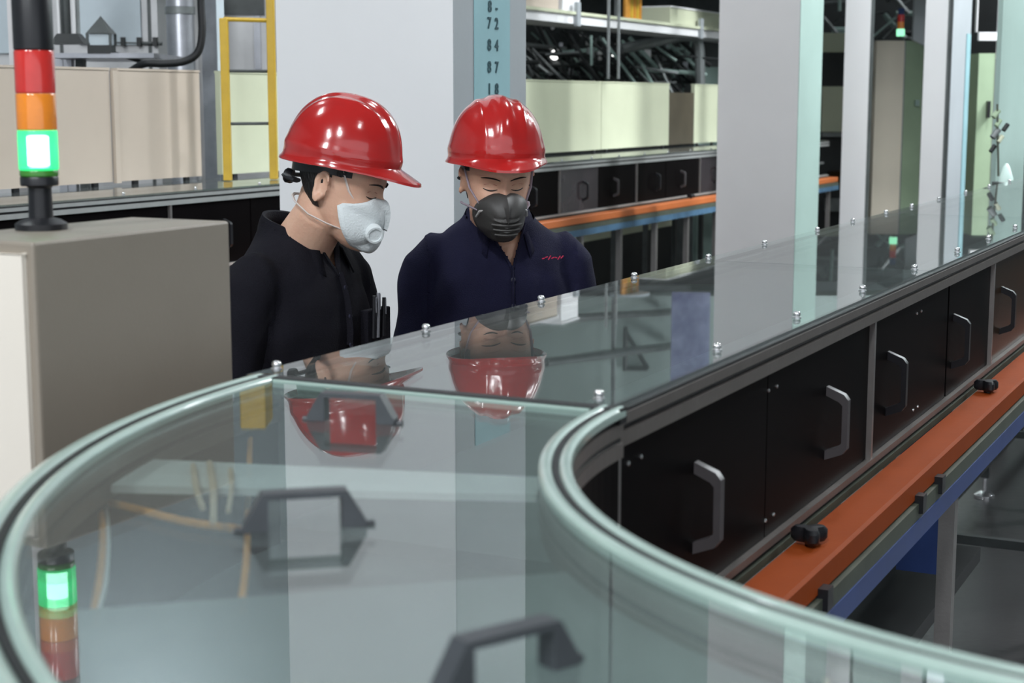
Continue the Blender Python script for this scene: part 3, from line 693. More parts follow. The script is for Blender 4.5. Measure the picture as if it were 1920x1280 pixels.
# ledge shelf with dark hopper
p0 = spot(112, 97, 8.0); p1 = spot(305, 97, 8.0)
o = MB().box(p0.x, 7.8, p0.z - .035, p1.x, 8.6, p0.z - .012).build('machine_ledge', M['steel']); tag(o, 'grey ledge carrying the lantern box above the beige panels', 'shelf')
for i, px in enumerate((120, 136, 158)):
    q = spot(px, 110, 8.2)
    o = MB().box(q.x - .02, 8.1, 1.2, q.x + .02, 8.16, p0.z - .035).build('ledge_support', M['dkgrey' if i == 2 else 'steel']); tag(o, ['leftmost grey support under the machine ledge', 'middle grey support under the machine ledge', 'dark support under the machine ledge, nearest the lantern box'][i], 'bracket', 'supports under the machine ledge')
p = spot(131, 83, 7.95)
t = thing('hopper', 'dark flared hopper with bright vertical tubes above, right of the signal tower top', 'hopper', (p.x, p.y, p.z))
MB().add([(p.x - .085, 7.88, p.z), (p.x + .085, 7.88, p.z), (p.x + .085, 8.02, p.z), (p.x - .085, 8.02, p.z), (p.x - .05, 7.91, p.z + .05), (p.x + .05, 7.91, p.z + .05), (p.x + .05, 7.99, p.z + .05), (p.x - .05, 7.99, p.z + .05)], [(0, 3, 2, 1), (4, 5, 6, 7), (0, 1, 5, 4), (1, 2, 6, 5), (2, 3, 7, 6), (3, 0, 4, 7)]).build('skirt', M['dark'], t)
for dx, r, m in ((-.055, .010, 'white'), (-.015, .022, 'dkgrey'), (.025, .014, 'white'), (.05, .009, 'midgrey')):
    MB().cyl((p.x + dx * .9, 7.95, p.z + .05), (p.x + dx, 7.95, p.z + .95), r, 12).build('tube', M[m], t, True)

# yellow ladder
LY = 7.35
a = spot(427, 320, LY); b = spot(506, 310, LY)
ld = thing('yellow_ladder', 'yellow steel ladder standing on the rear conveyor left of the white column', 'ladder', ((a.x + b.x) / 2, LY, 1.37))
for xx, z0, z1, q in ((a.x, 1.372, spot(0, 34, LY).z, 0), (b.x, 1.372, 2.27, 1)):
    MB().bevbox(xx - .018, LY - .02 + q * .12, z0, xx + .018, LY + .02 + q * .12, z1, .004).build('rail', M['yellow'], ld)
for py, m in ((36, 'yellow'), (133, 'dkgrey'), (232, 'dkgrey')):
    zz = spot(0, py, LY).z
    MB().tube([(a.x, LY, zz), (b.x, LY + .12, zz)], 0.010 if m == 'yellow' else 0.007, 8).build('rung', M[m], ld)
for zz in (2.25,): MB().tube([(b.x, LY + .12, zz), (b.x + .2, LY + .3, zz)], 0.012, 8).build('rung', M['yellow'], ld)
# ladder stub upper yellow platform reflected in the glass
o = MB().bevbox(spot(430, 0, 9.95).x, 9.95, 2.751, spot(480, 0, 9.95).x, 10.25, 3.06, .01).build('yellow_box', M['yellow']); tag(o, 'yellow box on top of the grey machine above the ladder, seen mirrored in the glass', 'box')

# ------------------------------------------------------------------ background, upper middle: cross beam, shelves, pipe clutter
BT = -4.90
bm_ = thing('overhead_beam', 'white overhead tray beam running above the pale panels behind the workers', 'beam', W(12, BT, 2.28), ROTC)
MB().stbox(7.7, BT - 0.34, 2.285, 19.0, BT, 2.365).build('girder', M['white'], bm_)
MB().stbox(7.7, BT, 2.350, 19.0, BT + 0.02, 2.372).build('lip', M['cream_g'], bm_)
for q in (10.75, 13.35, 16.0):
    MB().stbox(q, BT + .002, 2.27, q + .06, BT + .03, 2.44).build('joint_plate', M['col_grey'], bm_)
for q in (8.6, 12.2, 15.8):
    MB().stbox(q, BT - 0.30, 2.372, q + .03, BT - 0.27, 7.0).build('hanger', M['midgrey'], bm_)
def onbeam(s_, L, h, nm, m, label, cat):
    t = thing(nm, label, cat, W(s_ + L / 2, BT - .17, 2.367), ROTC)
    MB().stbox(s_, BT - .30, 2.367, s_ + L, BT - .03, 2.367 + h).build('body', M[m], t)
    MB().stbox(s_ - .01, BT - .31, 2.367 + h, s_ + L + .01, BT - .02, 2.379 + h).build('lid', M['white'], t)
    return t
onbeam(9.6, 0.95, 0.20, 'cable_box', 'beige', 'beige box on the overhead beam beside the white column', 'box')
onbeam(10.62, 0.30, 0.26, 'cable_box', 'white', 'white box on the overhead beam, second from the white column', 'box')
onbeam(12.75, 1.5, 0.14, 'cable_box', 'cream_g', 'long cream box on the overhead beam left of the pale column', 'box')
qs = 12.15; q = W(qs, BT - .12, 2.367)
t = thing('copper_drum', 'orange and yellow striped drum on the overhead beam', 'drum', q)
for i in range(5):
    c_ = W(qs - .12 + i * .06, BT - .12, 2.367)
    MB().cyl(c_, c_ + Vector((0, 0, .20)), 0.030, 10).build('rod', M['barrel' if i % 2 == 0 else 'yellow'], t, True)
MB().cyl(q + Vector((0, 0, .20)), q + Vector((0, 0, .215)), 0.17, 24).build('top_disc', M['paleblue'], t, True)
# hangers at the beam
for i, px in enumerate((1141, 1160)):
    q = spot(px, 60, 11.55 + i * .12)
    o = MB().cyl((q.x, q.y, 1.89), (q.x, q.y, 2.64), 0.011, 8).build('hanger_rod', M['midgrey']); tag(o, ['thin grey hanger rod crossing the overhead beam, left one', 'thin grey hanger rod crossing the overhead beam, right one'][i], 'rod', 'hanger rods')
# pipe clutter behind pale panels
rk = thing('pipe_rack', 'dense rack of dark slanted pipes and hoses between the overhead beam and the pale panels', 'pipe rack', spot(1150, 150, 14))
a = spot(975, 175, 16.6); b = spot(1330, 20, 16.6)
MB().box(a.x - .3, 16.6, 0, b.x + .1, 16.7, 2.9).build('back_board', M['dkgrey'], rk)
random.seed(3)
for i in range(190):
    px = random.uniform(965, 1300); py = random.uniform(85, 160); Y = random.uniform(14.2, 16.4)
    if random.random() < 0.62: ang = random.uniform(-1.15, -0.6)
    elif random.random() < 0.6: ang = random.uniform(-.15, .1)
    else: ang = PI / 2 + random.uniform(-.15, .15)
    L = random.uniform(.12, .34); q = spot(px, py, Y); dv = Vector((math.cos(ang), random.uniform(-.2, .2), math.sin(ang))) * L
    if min((q - dv).dot(V), (q + dv).dot(V), q.dot(V)) > -5.3: continue
    MB().tube([q - dv, q + dv], random.choice([.010, .014, .02, .012]), 7).build('pipe', M[random.choice(['dark', 'dkgrey', 'dark', 'midgrey', 'dark', 'teal'])], rk)
for i in range(26):
    px = random.uniform(975, 1290); py = random.uniform(75, 140); Y = random.uniform(14.6, 16.0); q = spot(px, py, Y); r = random.uniform(.018, .035)
    MB().bevbox(q.x - r, q.y - r, q.z - r * 1.4, q.x + r, q.y + r, q.z + r * 1.4, .006).build('fitting', M[random.choice(['midgrey', 'white', 'dkgrey', 'steel'])], rk)
for px, py, r in ((1040, 103, .045), (1150, 108, .028), (1036, 52, .018), (1090, 64, .018), (1004, 113, .02)):
    q = spot(px, py, 15.0); MB().lathe([(r * .3, -r), (r * .9, -r * .5), (r, 0), (r * .8, r * .6), (r * .2, r)], q, 12).build('lamp_head', M['lens_white'] if r > .025 else M['white'], rk, True)
# grey bent duct over the clutter
o = MB().tube(smooth_pts([spot(1165, 92, 14.1), spot(1230, 78, 14.2), spot(1285, 68, 14.3), spot(1309, 80, 14.4), spot(1313, 150, 14.4), spot(1313, 262, 14.4)], 5), 0.045, 8).build('grey_duct', M['midgrey'], None, True)
tag(o, 'grey duct bending down beside the teal box post', 'duct')
o = MB().box(spot(1305, 0, 17).x, 17, 0, spot(1365, 0, 17).x, 17.4, 3.0).build('teal_housing', M['teal']); tag(o, 'teal machine housing just left of the pale middle column', 'machine')

# dark machine banks far behind
machine('dark_machine', 'dark machinery far behind, above the overhead beam and pale column', 900, 1715, 21.0, 0, 3.35, 2.0, 'dark')
machine('dark_machine', 'dark machinery far behind the right-hand cabinets', 1722, 2100, 21.0, 0, 3.6, 2.0, 'dark')
random.seed(11)
ct = thing('machine_fittings', 'tangle of pipes and fittings on the dark machinery right of the pale column', 'pipes', spot(1570, 100, 19.5))
for i in range(60):
    px = random.choice([random.uniform(1540, 1592), random.uniform(1640, 1720), random.uniform(1235, 1350)]); py = random.uniform(-20, 160)
    Y = random.uniform(19.2, 20.0); q = spot(px, py, Y); ang = random.choice([0, PI / 2, -.9, .7]) + random.uniform(-.15, .15); L = random.uniform(.06, .22)
    dv = Vector((math.cos(ang) * L, 0, math.sin(ang) * L)); MB().tube([q - dv, q + dv], random.choice([.012, .02, .035]), 7).build('pipe', M[random.choice(['dkgrey', 'midgrey', 'dark', 'teal', 'dkgrey'])], ct)
# between pale column and first post
t = thing('rear_machine', 'dark machine with cream boards in the gap right of the pale column', 'machine', (spot(1565, 0, 17.5).x, 17.5, 0))
def rpart(nm, px0, py0, px1, py1, y0, y1, m):
    a = spot(px0, py1, 17.5); b = spot(px1, py0, 17.5); MB().box(a.x, y0, a.z, b.x, y1, b.z).build(nm, M[m], t)
a = spot(1532, 100, 17.5); b = spot(1596, 62, 17.5); MB().box(a.x, 17.52, 0, b.x, 17.9, b.z).build('housing', M['dark'], t)
rpart('board', 1538, 62, 1592, 98, 17.44, 17.519, 'cream_g'); rpart('board', 1538, 162, 1592, 247, 17.44, 17.519, 'cream_g')
rpart('rail', 1538, 248, 1592, 256, 17.40, 17.519, 'midgrey'); rpart('rust_box', 1552, 320, 1580, 350, 17.40, 17.519, 'smoke_amber')
rpart('low_box', 1545, 372, 1572, 395, 17.40, 17.519, 'midgrey')
# tall cabinets on the right
def tall_cabinet(px0, pm, px1, pt, Y, ma, mbb, label):
    a = spot(px0, pt, Y); mI = spot(pm, pt, Y); b = spot(px1, pt, Y)
    t = thing('tall_cabinet', label, 'cabinet', (mI.x, Y, 0))
    zt = a.z
    MB().box(a.x, Y, 0, mI.x - .006, Y + .6, zt).build('front', M[ma], t)
    P = [(mI.x, Y, 0), (b.x, Y + .1, 0), (b.x, Y + .7, 0), (mI.x, Y + .6, 0)]
    MB().hexa(P + [(x, y, zt) for x, y, _ in P]).build('side', M[mbb], t)
    P = [(mI.x + .03, Y - .004, 0.2), (mI.x + .05, Y - .004, 0.2)]
    MB().box(mI.x - .006, Y - .004, 0, mI.x + .004, Y + .01, zt).build('edge_strip', M['midgrey'], t)
    return t, zt
t, zt = tall_cabinet(1644, 1698, 1738, 76, 16.0, 'cream_far', 'sage', 'tall cabinet with a cream front and sage green side right of the slender white post')
q = spot(1720, 193, 16.0); MB().box(q.x - .02, 15.99, q.z - .03, q.x + .02, 16.03, q.z + .03).build('lock', M['teal'], t)
q = spot(1688, 76, 16.2)
t = thing('signal_tower', 'tiny far signal tower with lit green bottom on the tall cream cabinet', 'signal light', (q.x, 16.2, zt), 0, None, local=True)
MB().lathe([(.03, 0), (.03, .03), (.012, .035), (.012, .05)], n=16).build('base', M['hblack'], t, True)
MB().lathe([(.038, .05), (.04, .06), (.04, .11), (.038, .12)], n=20).build('green_lens', M['green_pale'], t, True)
MB().lathe([(.032, .12), (.032, .19)], n=20).build('amber_lens', M['amber'], t, True)
MB().lathe([(.032, .19), (.032, .26)], n=20).build('red_lens', M['red'], t, True)
MB().lathe([(.03, .26), (.03, .32), (.01, .325)], n=20).build('black_cap', M['blue'], t, True)
t, zt = tall_cabinet(1836, 1868, 1884, 100, 13.5, 'sage', 'cream_g', 'sage green cabinet with a black handle near the right edge')
q = spot(1851, 205, 13.5); MB().bevbox(q.x - .012, 13.44, q.z - .07, q.x + .012, 13.498, q.z + .07, .004).build('handle', M['hblack'], t)
# white frame above the sage cabinet
t = thing('white_gantry', 'white square-section gantry above the sage cabinet', 'gantry', spot(1860, 70, 13.0))
for x0, y0, x1, y1 in ((1836, 60, 1884, 76), (1870, -60, 1880, 110), (1831, -60, 1838, 60)):
    a = spot(x0, y1, 13.0); b = spot(x1, y0, 13.0); MB().box(a.x, 13.0, a.z, b.x, 13.05, b.z).build('bar', M['white'], t)
# pale angled board hanging above cabinets
a = spot(1716, -40, 15.0); b = spot(1748, 88, 15.0)
o = MB().prism([(a.x, 15.0, a.z), (spot(1733, 0, 15).x, 15.0, a.z), (spot(1742, 0, 15).x, 15.0, spot(0, 88, 15).z), (a.x, 15.0, spot(0, 75, 15).z)], (0, .05, 0)).build('hanging_board', M['col_grey']); tag(o, 'grey board hanging left of the second slender white post', 'panel')
# valve cluster and white spout bottle
t = thing('valve_cluster', 'small brass-green valve assembly in front of the teal column', 'valve', spot(1868, 250, 8.2))
for px, py, r in ((1868, 215, .014), (1872, 232, .012), (1867, 252, .016), (1876, 262, .012), (1862, 280, .012), (1886, 240, .012)):
    q = spot(px, py, 8.2); MB().tube([q - Vector((r, 0, r)), q + Vector((r, 0.01, r * 1.6))], r, 10).build('valve_body', M[random.choice(['cream_g', 'sage', 'dark', 'midgrey'])], t, True)
MB().tube([spot(1870, 195, 8.2), spot(1872, 330, 8.2)], .006, 8).build('pipe', M['cgreen'], t)
q = spot(1886, 341, 8.0)
o = MB().lathe([(.036, 0), (.034, .02), (.016, .075), (.006, .09), (.001, .092)], q, 20).build('white_cone', M['bottle'], None, True); tag(o, 'small white cone standing at the far side of the glass near the right edge', 'cone')
o = MB().bevbox(q.x - .05, 7.93, 0, q.x + .05, 8.07, q.z, .004).build('pedestal', M['dkgrey']); tag(o, 'slim dark pedestal under the white cone', 'pedestal')

# high structure mirrored in the glass
def hbox(x0, y0, z0, x1, y1, z1, nm, m, label, cat):
    return tag(MB().box(x0, y0, z0, x1, y1, z1).build(nm, M[m]), label, cat)
hbox(-8.5, 12.0, 2.55, -0.15, 12.4, 6.3, 'upper_cladding', 'wall_dim', 'grey upper cladding high on the left, seen mirrored in the glass', 'cladding')
hbox(-0.4, 14.0, 2.70, 9.5, 14.4, 6.3, 'upper_cladding', 'tealwall', 'teal upper cladding high on the right, seen mirrored in the glass', 'cladding')
o = MB().box(spot(1268, 0, 13.6).x, 13.6, 2.62, spot(1342, 0, 13.6).x, 13.64, 4.4).build('film_curtain', M['tarp']); tag(o, 'crumpled blue film hung high left of the pale column, seen mirrored in the glass', 'curtain')
for i, (x0, z0, x1, z1) in enumerate(((1000, 2.72, 1270, 2.84), (1030, 3.04, 1280, 3.14))):
    a = spot(x0, 0, 11.5).x; b = spot(x1, 0, 13.7).x
    o = MB().tube([(a, 12.45, z0), (b, 13.95, z1)], .035, 10).build('high_pipe', M['dkgrey'], None, True); tag(o, ['lower dark pipe high under the roof, mirrored in the glass beside the right worker', 'upper dark pipe high under the roof, mirrored in the glass beside the right worker'][i], 'pipe', 'dark pipes under the roof')
t = thing('wall_bracket', 'black triangular bracket high on the teal cladding, mirrored in the near glass', 'bracket', (1.06, 13.95, 3.0))
for a, b in (((1.0, 3.36), (1.0, 2.98)), ((1.0, 3.34), (1.2, 3.34)), ((1.0, 3.02), (1.2, 3.34))):
    MB().tube([(a[0], 13.96, a[1]), (b[0], 13.96, b[1])], .022, 6).build('bar', M['dark'], t)

# ------------------------------------------------------------------ people
HT = [(-.118, .014, -.082, -.052), (-.112, .030, -.092, -.036), (-.100, .043, -.097, -.016), (-.080, .055, -.095, .012), (-.055, .063, -.092, .038), (-.030, .068, -.089, .060),
      (0.0, .072, -.087, .078), (.030, .076, -.091, .090), (.060, .077, -.087, .093), (.085, .070, -.073, .084), (.103, .054, -.053, .066), (.115, .034, -.032, .042), (.121, .010, -.006, .016)]
def hrow(z):
    z = max(HT[0][0], min(HT[-1][0], z))
    for a, b in zip(HT, HT[1:]):
        if z <= b[0]:
            u = (z - a[0]) / (b[0] - a[0]); u = u if a[0] < -.11 or b[0] > .11 else u
            return [a[i] + (b[i] - a[i]) * u for i in (1, 2, 3)]
def G(x, z, cx, cz, sx, sz): return math.exp(-((x - cx) / sx) ** 2 - ((z - cz) / sz) ** 2)
def feat(x, z):   # outward relief of the face (positive = towards the front)
    f = 0.0
    zz = min(1, max(0, (0.022 - z) / 0.052))
    f += .006 * G(x, z, 0, .004, .009, .022)
    f += .023 * G(x, z, 0, -.026, .0105, .013) + .007 * (G(x, z, -.012, -.033, .007, .007) + G(x, z, .012, -.033, .007, .007)) + .012 * G(x, z, 0, -.010, .0085, .014)
    for s in (-1, 1):
        f -= .0085 * G(x, z, s * .031, .006, .017, .013)
        f += .0045 * G(x, z, s * .031, .003, .013, .0075)
        f += .0035 * G(x, z, s * .030, .026, .020, .008)
        f += .005 * G(x, z, s * .043, -.022, .018, .016)
        f -= .003 * G(x, z, s * .022, -.045, .006, .014)
    f += .0055 * G(x, z, 0, -.061, .022, .0055) + .005 * G(x, z, 0, -.073, .019, .0055) - .003 * G(x, z, 0, -.067, .022, .0025) - .004 * G(x, z, 0, -.085, .02, .006) + .005 * G(x, z, 0, -.102, .018, .012)
    return f
def headsurf(x, z, off=0.0):
    a, fr, bk = hrow(z); yc = (fr + bk) / 2; d = (bk - fr) / 2; n = 2.3
    q = min(.999, abs(x / a)) ** n
    return yc - d * (1 - q) ** (1 / n) - feat(x, z) - off
def head_rings(n=72, m=64, off=0.0, z0=HT[0][0], z1=HT[-1][0]):
    rs = []
    for i in range(m + 1):
        u = i / m; z = z0 + (z1 - z0) * (0.5 - 0.5 * math.cos(PI * u))
        a, fr, bk = hrow(z); yc = (fr + bk) / 2; d = (bk - fr) / 2; e = 2 / 2.3
        ring = []
        for k in range(n):
            th = 2 * PI * k / n; c, s_ = math.cos(th), math.sin(th)
            x = a * math.copysign(abs(c) ** e, c); y = yc + d * math.copysign(abs(s_) ** e, s_)
            if s_ < 0:
                y -= feat(x, z) * min(1, -s_ * 1.6)
            ring.append(Vector((x + off * c, y + off * s_, z)))
        rs.append(ring)
    return rs

def evaluate(mb, voxel, smooth=0, name='m'):
    me = bpy.data.meshes.new(name); me.from_pydata(mb.v, [], mb.f); me.update()
    bm = bmesh.new(); bm.from_mesh(me); bmesh.ops.recalc_face_normals(bm, faces=bm.faces); bm.to_mesh(me); bm.free()
    ob = bpy.data.objects.new(name, me); COL.objects.link(ob)
    r = ob.modifiers.new('r', 'REMESH'); r.mode = 'VOXEL'; r.voxel_size = voxel; r.adaptivity = 0
    if smooth:
        sm = ob.modifiers.new('s', 'SMOOTH'); sm.iterations = smooth; sm.factor = 0.5
    dg = bpy.context.evaluated_depsgraph_get(); out = bpy.data.meshes.new_from_object(ob.evaluated_get(dg))
    bpy.data.objects.remove(ob); bpy.data.meshes.remove(me)
    return out

def ell_rings(rows, n=40, e=2.3):   # rows: (z, yc, half width, half depth)
    rs = []
    for z, yc, a, d in rows:
        rs.append([Vector((a * math.copysign(abs(math.cos(2 * PI * k / n)) ** (2 / e), math.cos(2 * PI * k / n)), yc + d * math.copysign(abs(math.sin(2 * PI * k / n)) ** (2 / e), math.sin(2 * PI * k / n)), z)) for k in range(n)])
    return rs
def resample(rows, k=5):
    out = []
    for a, b in zip(rows, rows[1:]):
        for i in range(k): out.append(tuple(a[j] + (b[j] - a[j]) * i / k for j in range(4)))
    out.append(rows[-1]); return out

def hand(mb, wrist, direction, palm_n, side):
    """relaxed hand: palm block, four curled fingers, thumb from the side near the base"""
    d = direction.normalized(); n = (palm_n - d * palm_n.dot(d)).normalized(); s = d.cross(n) * side
    rs = []
    for u, hw, ht in ((-.01, .024, .019), (.015, .030, .016), (.045, .038, .015), (.075, .041, .013), (.088, .038, .011)):
        c = wrist + d * u; rs.append([c + s * (hw * math.cos(2 * PI * k / 14)) + n * (ht * math.sin(2 * PI * k / 14)) for k in range(14)])
    mb.rings(rs)
    for i, (o, L) in enumerate(((.030, .068), (.0105, .076), (-.010, .071), (-.030, .055))):
        b = wrist + d * .078 + s * o * 1.02; sp_ = s * (o * .18)
        p = [b - d * .02, b, b + d * L * .42 + n * L * .10 + sp_ * .5, b + d * L * .72 + n * L * .32 + sp_ * .8, b + d * L * .90 + n * L * .56 + sp_]
        mb.tube(p, [.009, .009, .0085, .0078, .0062], 10)
    b = wrist + d * .020 + s * .026
    mb.tube([b - d * .012 - s * .008, b + s * .016 + d * .016 + n * .004, b + s * .026 + d * .040 + n * .012, b + s * .026 + d * .062 + n * .020], [.013, .0115, .0098, .0075], 10)

def person(label, root, yaw, head_w, hyaw, hpitch, elbows, hands, skin, cloth, vcut, seed):
    P0 = Matrix.Translation(Vector(root)) @ Matrix.Rotation(yaw, 4, 'Z')
    inv = P0.inverted()
    H = inv @ Matrix.Translation(Vector(head_w)) @ Matrix.Rotation(hyaw, 4, 'Z') @ Matrix.Rotation(hpitch, 4, 'X')
    HP = lambda x, y, z: H @ Vector((x, y, z))
    t = thing('person', label, 'person', root, yaw, None, local=True)
    SH = {s: Vector((s * .158, .008, 1.372)) for s in (-1, 1)}
    EL = {-1: Vector(elbows[0]), 1: Vector(elbows[1])}; HA = {-1: Vector(hands[0]), 1: Vector(hands[1])}
    # ---- body: one continuous surface
    mb = MB()
    mb.rings([[H @ p for p in r] for r in head_rings()])
    neck0 = Vector((0, .012, 1.40))
    mb.tube([neck0, neck0.lerp(HP(0, .022, -.055), .45), HP(0, .020, -.07), HP(0, .022, -.02)], [.068, .060, .056, .052], 24)
    for s in (-1, 1):   # ears
        mt = H @ Matrix.Translation((s * .0745, .012, -.004)) @ Matrix.Rotation(s * .38, 4, 'Z') @ Matrix.Rotation(.12, 4, 'X')
        rim = [mt @ Vector((s * .007, .017 * math.cos(a) * (1.0 if math.sin(a) > 0 else .8), .030 * math.sin(a))) for a in [math.radians(-100 + 255 * k / 16) for k in range(17)]]
        mb.tube(rim, [.0045] * 3 + [.0042] * 14, 8)
        e = [[mt @ Vector((s * h, .014 * r * math.cos(2 * PI * k / 16), .026 * r * math.sin(2 * PI * k / 16))) for k in range(16)] for h, r in ((-.008, .9), (.000, 1.0), (.004, .8), (.002, .4))]
        mb.rings(e)
        mb.tube([mt @ Vector((s * .004, -.004, -.016)), mt @ Vector((s * .005, -.003, -.027))], [.006, .0065], 8)
    tors = resample([(.88, .01, .150, .10), (1.0, .01, .135, .095), (1.15, .01, .148, .10), (1.28, .01, .158, .105), (1.35, .012, .150, .092), (1.39, .012, .125, .075), (1.425, .012, .080, .060)])
    mb.rings(ell_rings(tors))
    for s in (-1, 1):
        mb.tube([SH[s] - Vector((s * .04, 0, 0)), SH[s], SH[s].lerp(EL[s], .5), EL[s], EL[s].lerp(HA[s], .35), EL[s].lerp(HA[s], .9), HA[s]], [.036, .038, .038, .036, .038, .026, .025], 16)
        d = (HA[s] - EL[s]).normalized()
        hand(mb, HA[s], d, Vector((-s * .7, -.2, -.6)), 1 if s < 0 else -1)
        mb.tube([Vector((s * .085, .01, .93)), Vector((s * .095, .0, .70)), Vector((s * .10, .01, .50)), Vector((s * .105, .03, .34)), Vector((s * .105, .035, .10))], [.082, .072, .052, .052, .036], 16)
        mb.tube([Vector((s * .105, .05, .05)), Vector((s * .11, -.03, .045)), Vector((s * .115, -.12, .035))], [.036, .036, .026], 12)
    me = evaluate(mb, .0042, 2, 'body')
    link('body', me, skin, t, True)
    # ---- shirt
    mb = MB()
    rows = resample([(.84, .01, .176, .120), (.95, .01, .168, .116), (1.06, .01, .160, .116), (1.16, .01, .168, .122), (1.26, .008, .178, .126), (1.32, .008, .176, .120), (1.37, .010, .172, .108), (1.405, .012, .152, .092), (1.432, .012, .122, .082), (1.458, .012, .086, .075), (1.50, .012, .068, .068)])
    mb.rings(ell_rings(rows, 56, 2.25))
    for s in (-1, 1):
        a = SH[s]; e = EL[s]
        mb.tube([a - Vector((s * .07, 0, .010)), a - Vector((s * .004, 0, .004)), a.lerp(e, .10) + Vector((s * .004, 0, 0)), a.lerp(e, .28) + Vector((s * .006, 0, 0)), a.lerp(e, .55), a.lerp(e, .88), e + (HA[s] - e) * .04], [.050, .058, .062, .062, .058, .056, .054], 22)
    me = evaluate(mb, .0065, 14, 'shirt')
    bm = bmesh.new(); bm.from_mesh(me)
    vz, vw, vx = vcut
    kill = [f for f in bm.faces if (lambda c: (c.z > 1.470 + .30 * (c.y - .012)) and abs(c.x) < .12 or (c.y < .0 and c.z > vz and abs(c.x - vx * (1.47 - c.z) / .11) < (c.z - vz) * vw))(f.calc_center_median())]
    bmesh.ops.delete(bm, geom=kill, context='FACES')
    for v in bm.verts:   # folds
        p = v.co
        arm = abs(p.x) > .175
        f = noise.noise(Vector((p.x * 9 + seed, p.y * 9, p.z * (3.2 if not arm else 11)))) * .0075 + noise.noise(Vector((p.x * 24, p.y * 24 + seed, p.z * 9))) * .0028
        f += .005 * math.sin((p.z * 34 + abs(p.x) * 46 + seed)) * math.exp(-((p.z - 1.30) / .09) ** 2) * math.exp(-((abs(p.x) - .145) / .045) ** 2)
        v.co = p + v.normal * f
    bm.to_mesh(me); bm.free()
    sh = link('shirt', me, cloth, t, True)
    # ---- collar
    mb = MB(); n = 44; grid = []
    for i in range(n + 1):
        a = math.radians(-90 + 24 + (360 - 48) * i / n); fr = abs(i / n - .5) * 2      # fr = 1 at the front points
        ca, sa = math.cos(a), math.sin(a)
        def q(r, z): 
            x, y = (.068 + r) * ca, .012 + (.066 + r) * sa
            return Vector((x, y, z + .30 * (y - .012)))
        k = max(0, (fr - .55) / .45) ** 1.5
        w_ = (vx * .4) * k
        row = [q(.000, 1.445), q(-.004, 1.470), q(-.002, 1.478 - .010 * k), q(.003, 1.479 - .014 * k), q(.008 + .024 * k, 1.466 - .016 * k), q(.013 + .043 * k, 1.448 - .042 * k)]
        for v in row: v.x += w_
        grid.append(row)
    m_ = len(grid[0]); vs = [v for r in grid for v in r]; fs = [(i * m_ + j, i * m_ + j + 1, (i + 1) * m_ + j + 1, (i + 1) * m_ + j) for i in range(n) for j in range(m_ - 1)]
    mb.add(vs, fs); co = mb.build('collar', cloth, t, True)
    so = co.modifiers.new('thick', 'SOLIDIFY'); so.thickness = .0035; so.offset = 0
    # ---- placket edges of the V
    def front_y(x, z):
        for a_, b_ in zip(rows, rows[1:]):
            if a_[0] <= z <= b_[0]:
                u = (z - a_[0]) / max(1e-6, b_[0] - a_[0]); yc = a_[1] + (b_[1] - a_[1]) * u; A = a_[2] + (b_[2] - a_[2]) * u; D = a_[3] + (b_[3] - a_[3]) * u
                return yc - D * (1 - min(.99, abs(x / A)) ** 2.25) ** (1 / 2.25)
        return -.1
    for s in (-1, 1):
        pts = []
        for i in range(9):
            z = vz - .004 + (1.452 - vz) * i / 8; x = vx * (1.47 - z) / .11 + s * (max(0, z - vz) * vw + .002)
            pts.append(Vector((x, front_y(x, z) - .002, z)))
        mb = MB().tube(pts, .006, 8, .5); mb.build('placket_edge', cloth, sh, True)
    pts = [Vector((vx, front_y(vx, z) - .005, z)) for z in [vz + .002 - .03 * i for i in range(6)]]
    MB().tube(pts, .010, 8, .35).build('placket', cloth, sh, True)
    for i in (1, 3, 5):
        p = pts[i] if i < len(pts) else pts[-1]
        MB().lathe([(.0055, 0), (.0055, .0025), (.002, .003)], (0, 0, 0), 12, 'y').xf(Matrix.Translation(p + Vector((0, -.0045, 0))) @ Matrix.Rotation(PI, 4, 'Z')).build('button', M['button'], sh)
    # ---- trousers, belt, shoes
    mb = MB(); mb.rings(ell_rings(resample([(.80, .01, .165, .115), (.90, .01, .168, .116), (.98, .01, .158, .108), (1.0, .01, .155, .104)])))
    for s in (-1, 1):
        mb.tube([Vector((s * .082, .01, .90)), Vector((s * .095, .0, .70)), Vector((s * .10, .005, .50)), Vector((s * .105, .025, .32)), Vector((s * .108, .03, .07))], [.098, .088, .074, .070, .062], 20)
    me = evaluate(mb, .010, 4, 'trousers'); link('trousers', me, M['trousers'], t, True)
    for s in (-1, 1):
        rs = []
        for y, hw, hh in ((.085, .020, .030), (.075, .033, .040), (.03, .037, .046), (-.03, .040, .040), (-.09, .047, .030), (-.14, .044, .024), (-.172, .028, .016), (-.180, .010, .008)):
            rs.append([Vector((s * .108 + hw * math.cos(2 * PI * k / 16), y, max(.001, hh + hh * math.sin(2 * PI * k / 16)))) for k in range(16)])
        MB().rings(rs).build('shoe', M['shoe'], t, True)
    # ---- hair cap below the helmet rim
    mb = MB(); rs = head_rings(72, 60, .0045)
    n = 72; vs = [H @ p for r in rs for p in r]; fs = []
    for i in range(60):
        for k in range(n):
            q = rs[i][k]
            th = 2 * PI * k / n; s_ = math.sin(th); c = abs(math.cos(th))
            lim = .060 if s_ < -.35 else (.012 + .03 * max(0, min(1, (-s_ + .15) / .5)) if s_ < .15 else (-.010 if s_ < .45 else -.048))
            if q.z > lim: fs.append((i * n + k, i * n + (k + 1) % n, (i + 1) * n + (k + 1) % n, (i + 1) * n + k))
    me = bpy.data.meshes.new('hair'); me.from_pydata(vs, [], fs); me.update()
    link('hair', me, M['hair'], t, True)
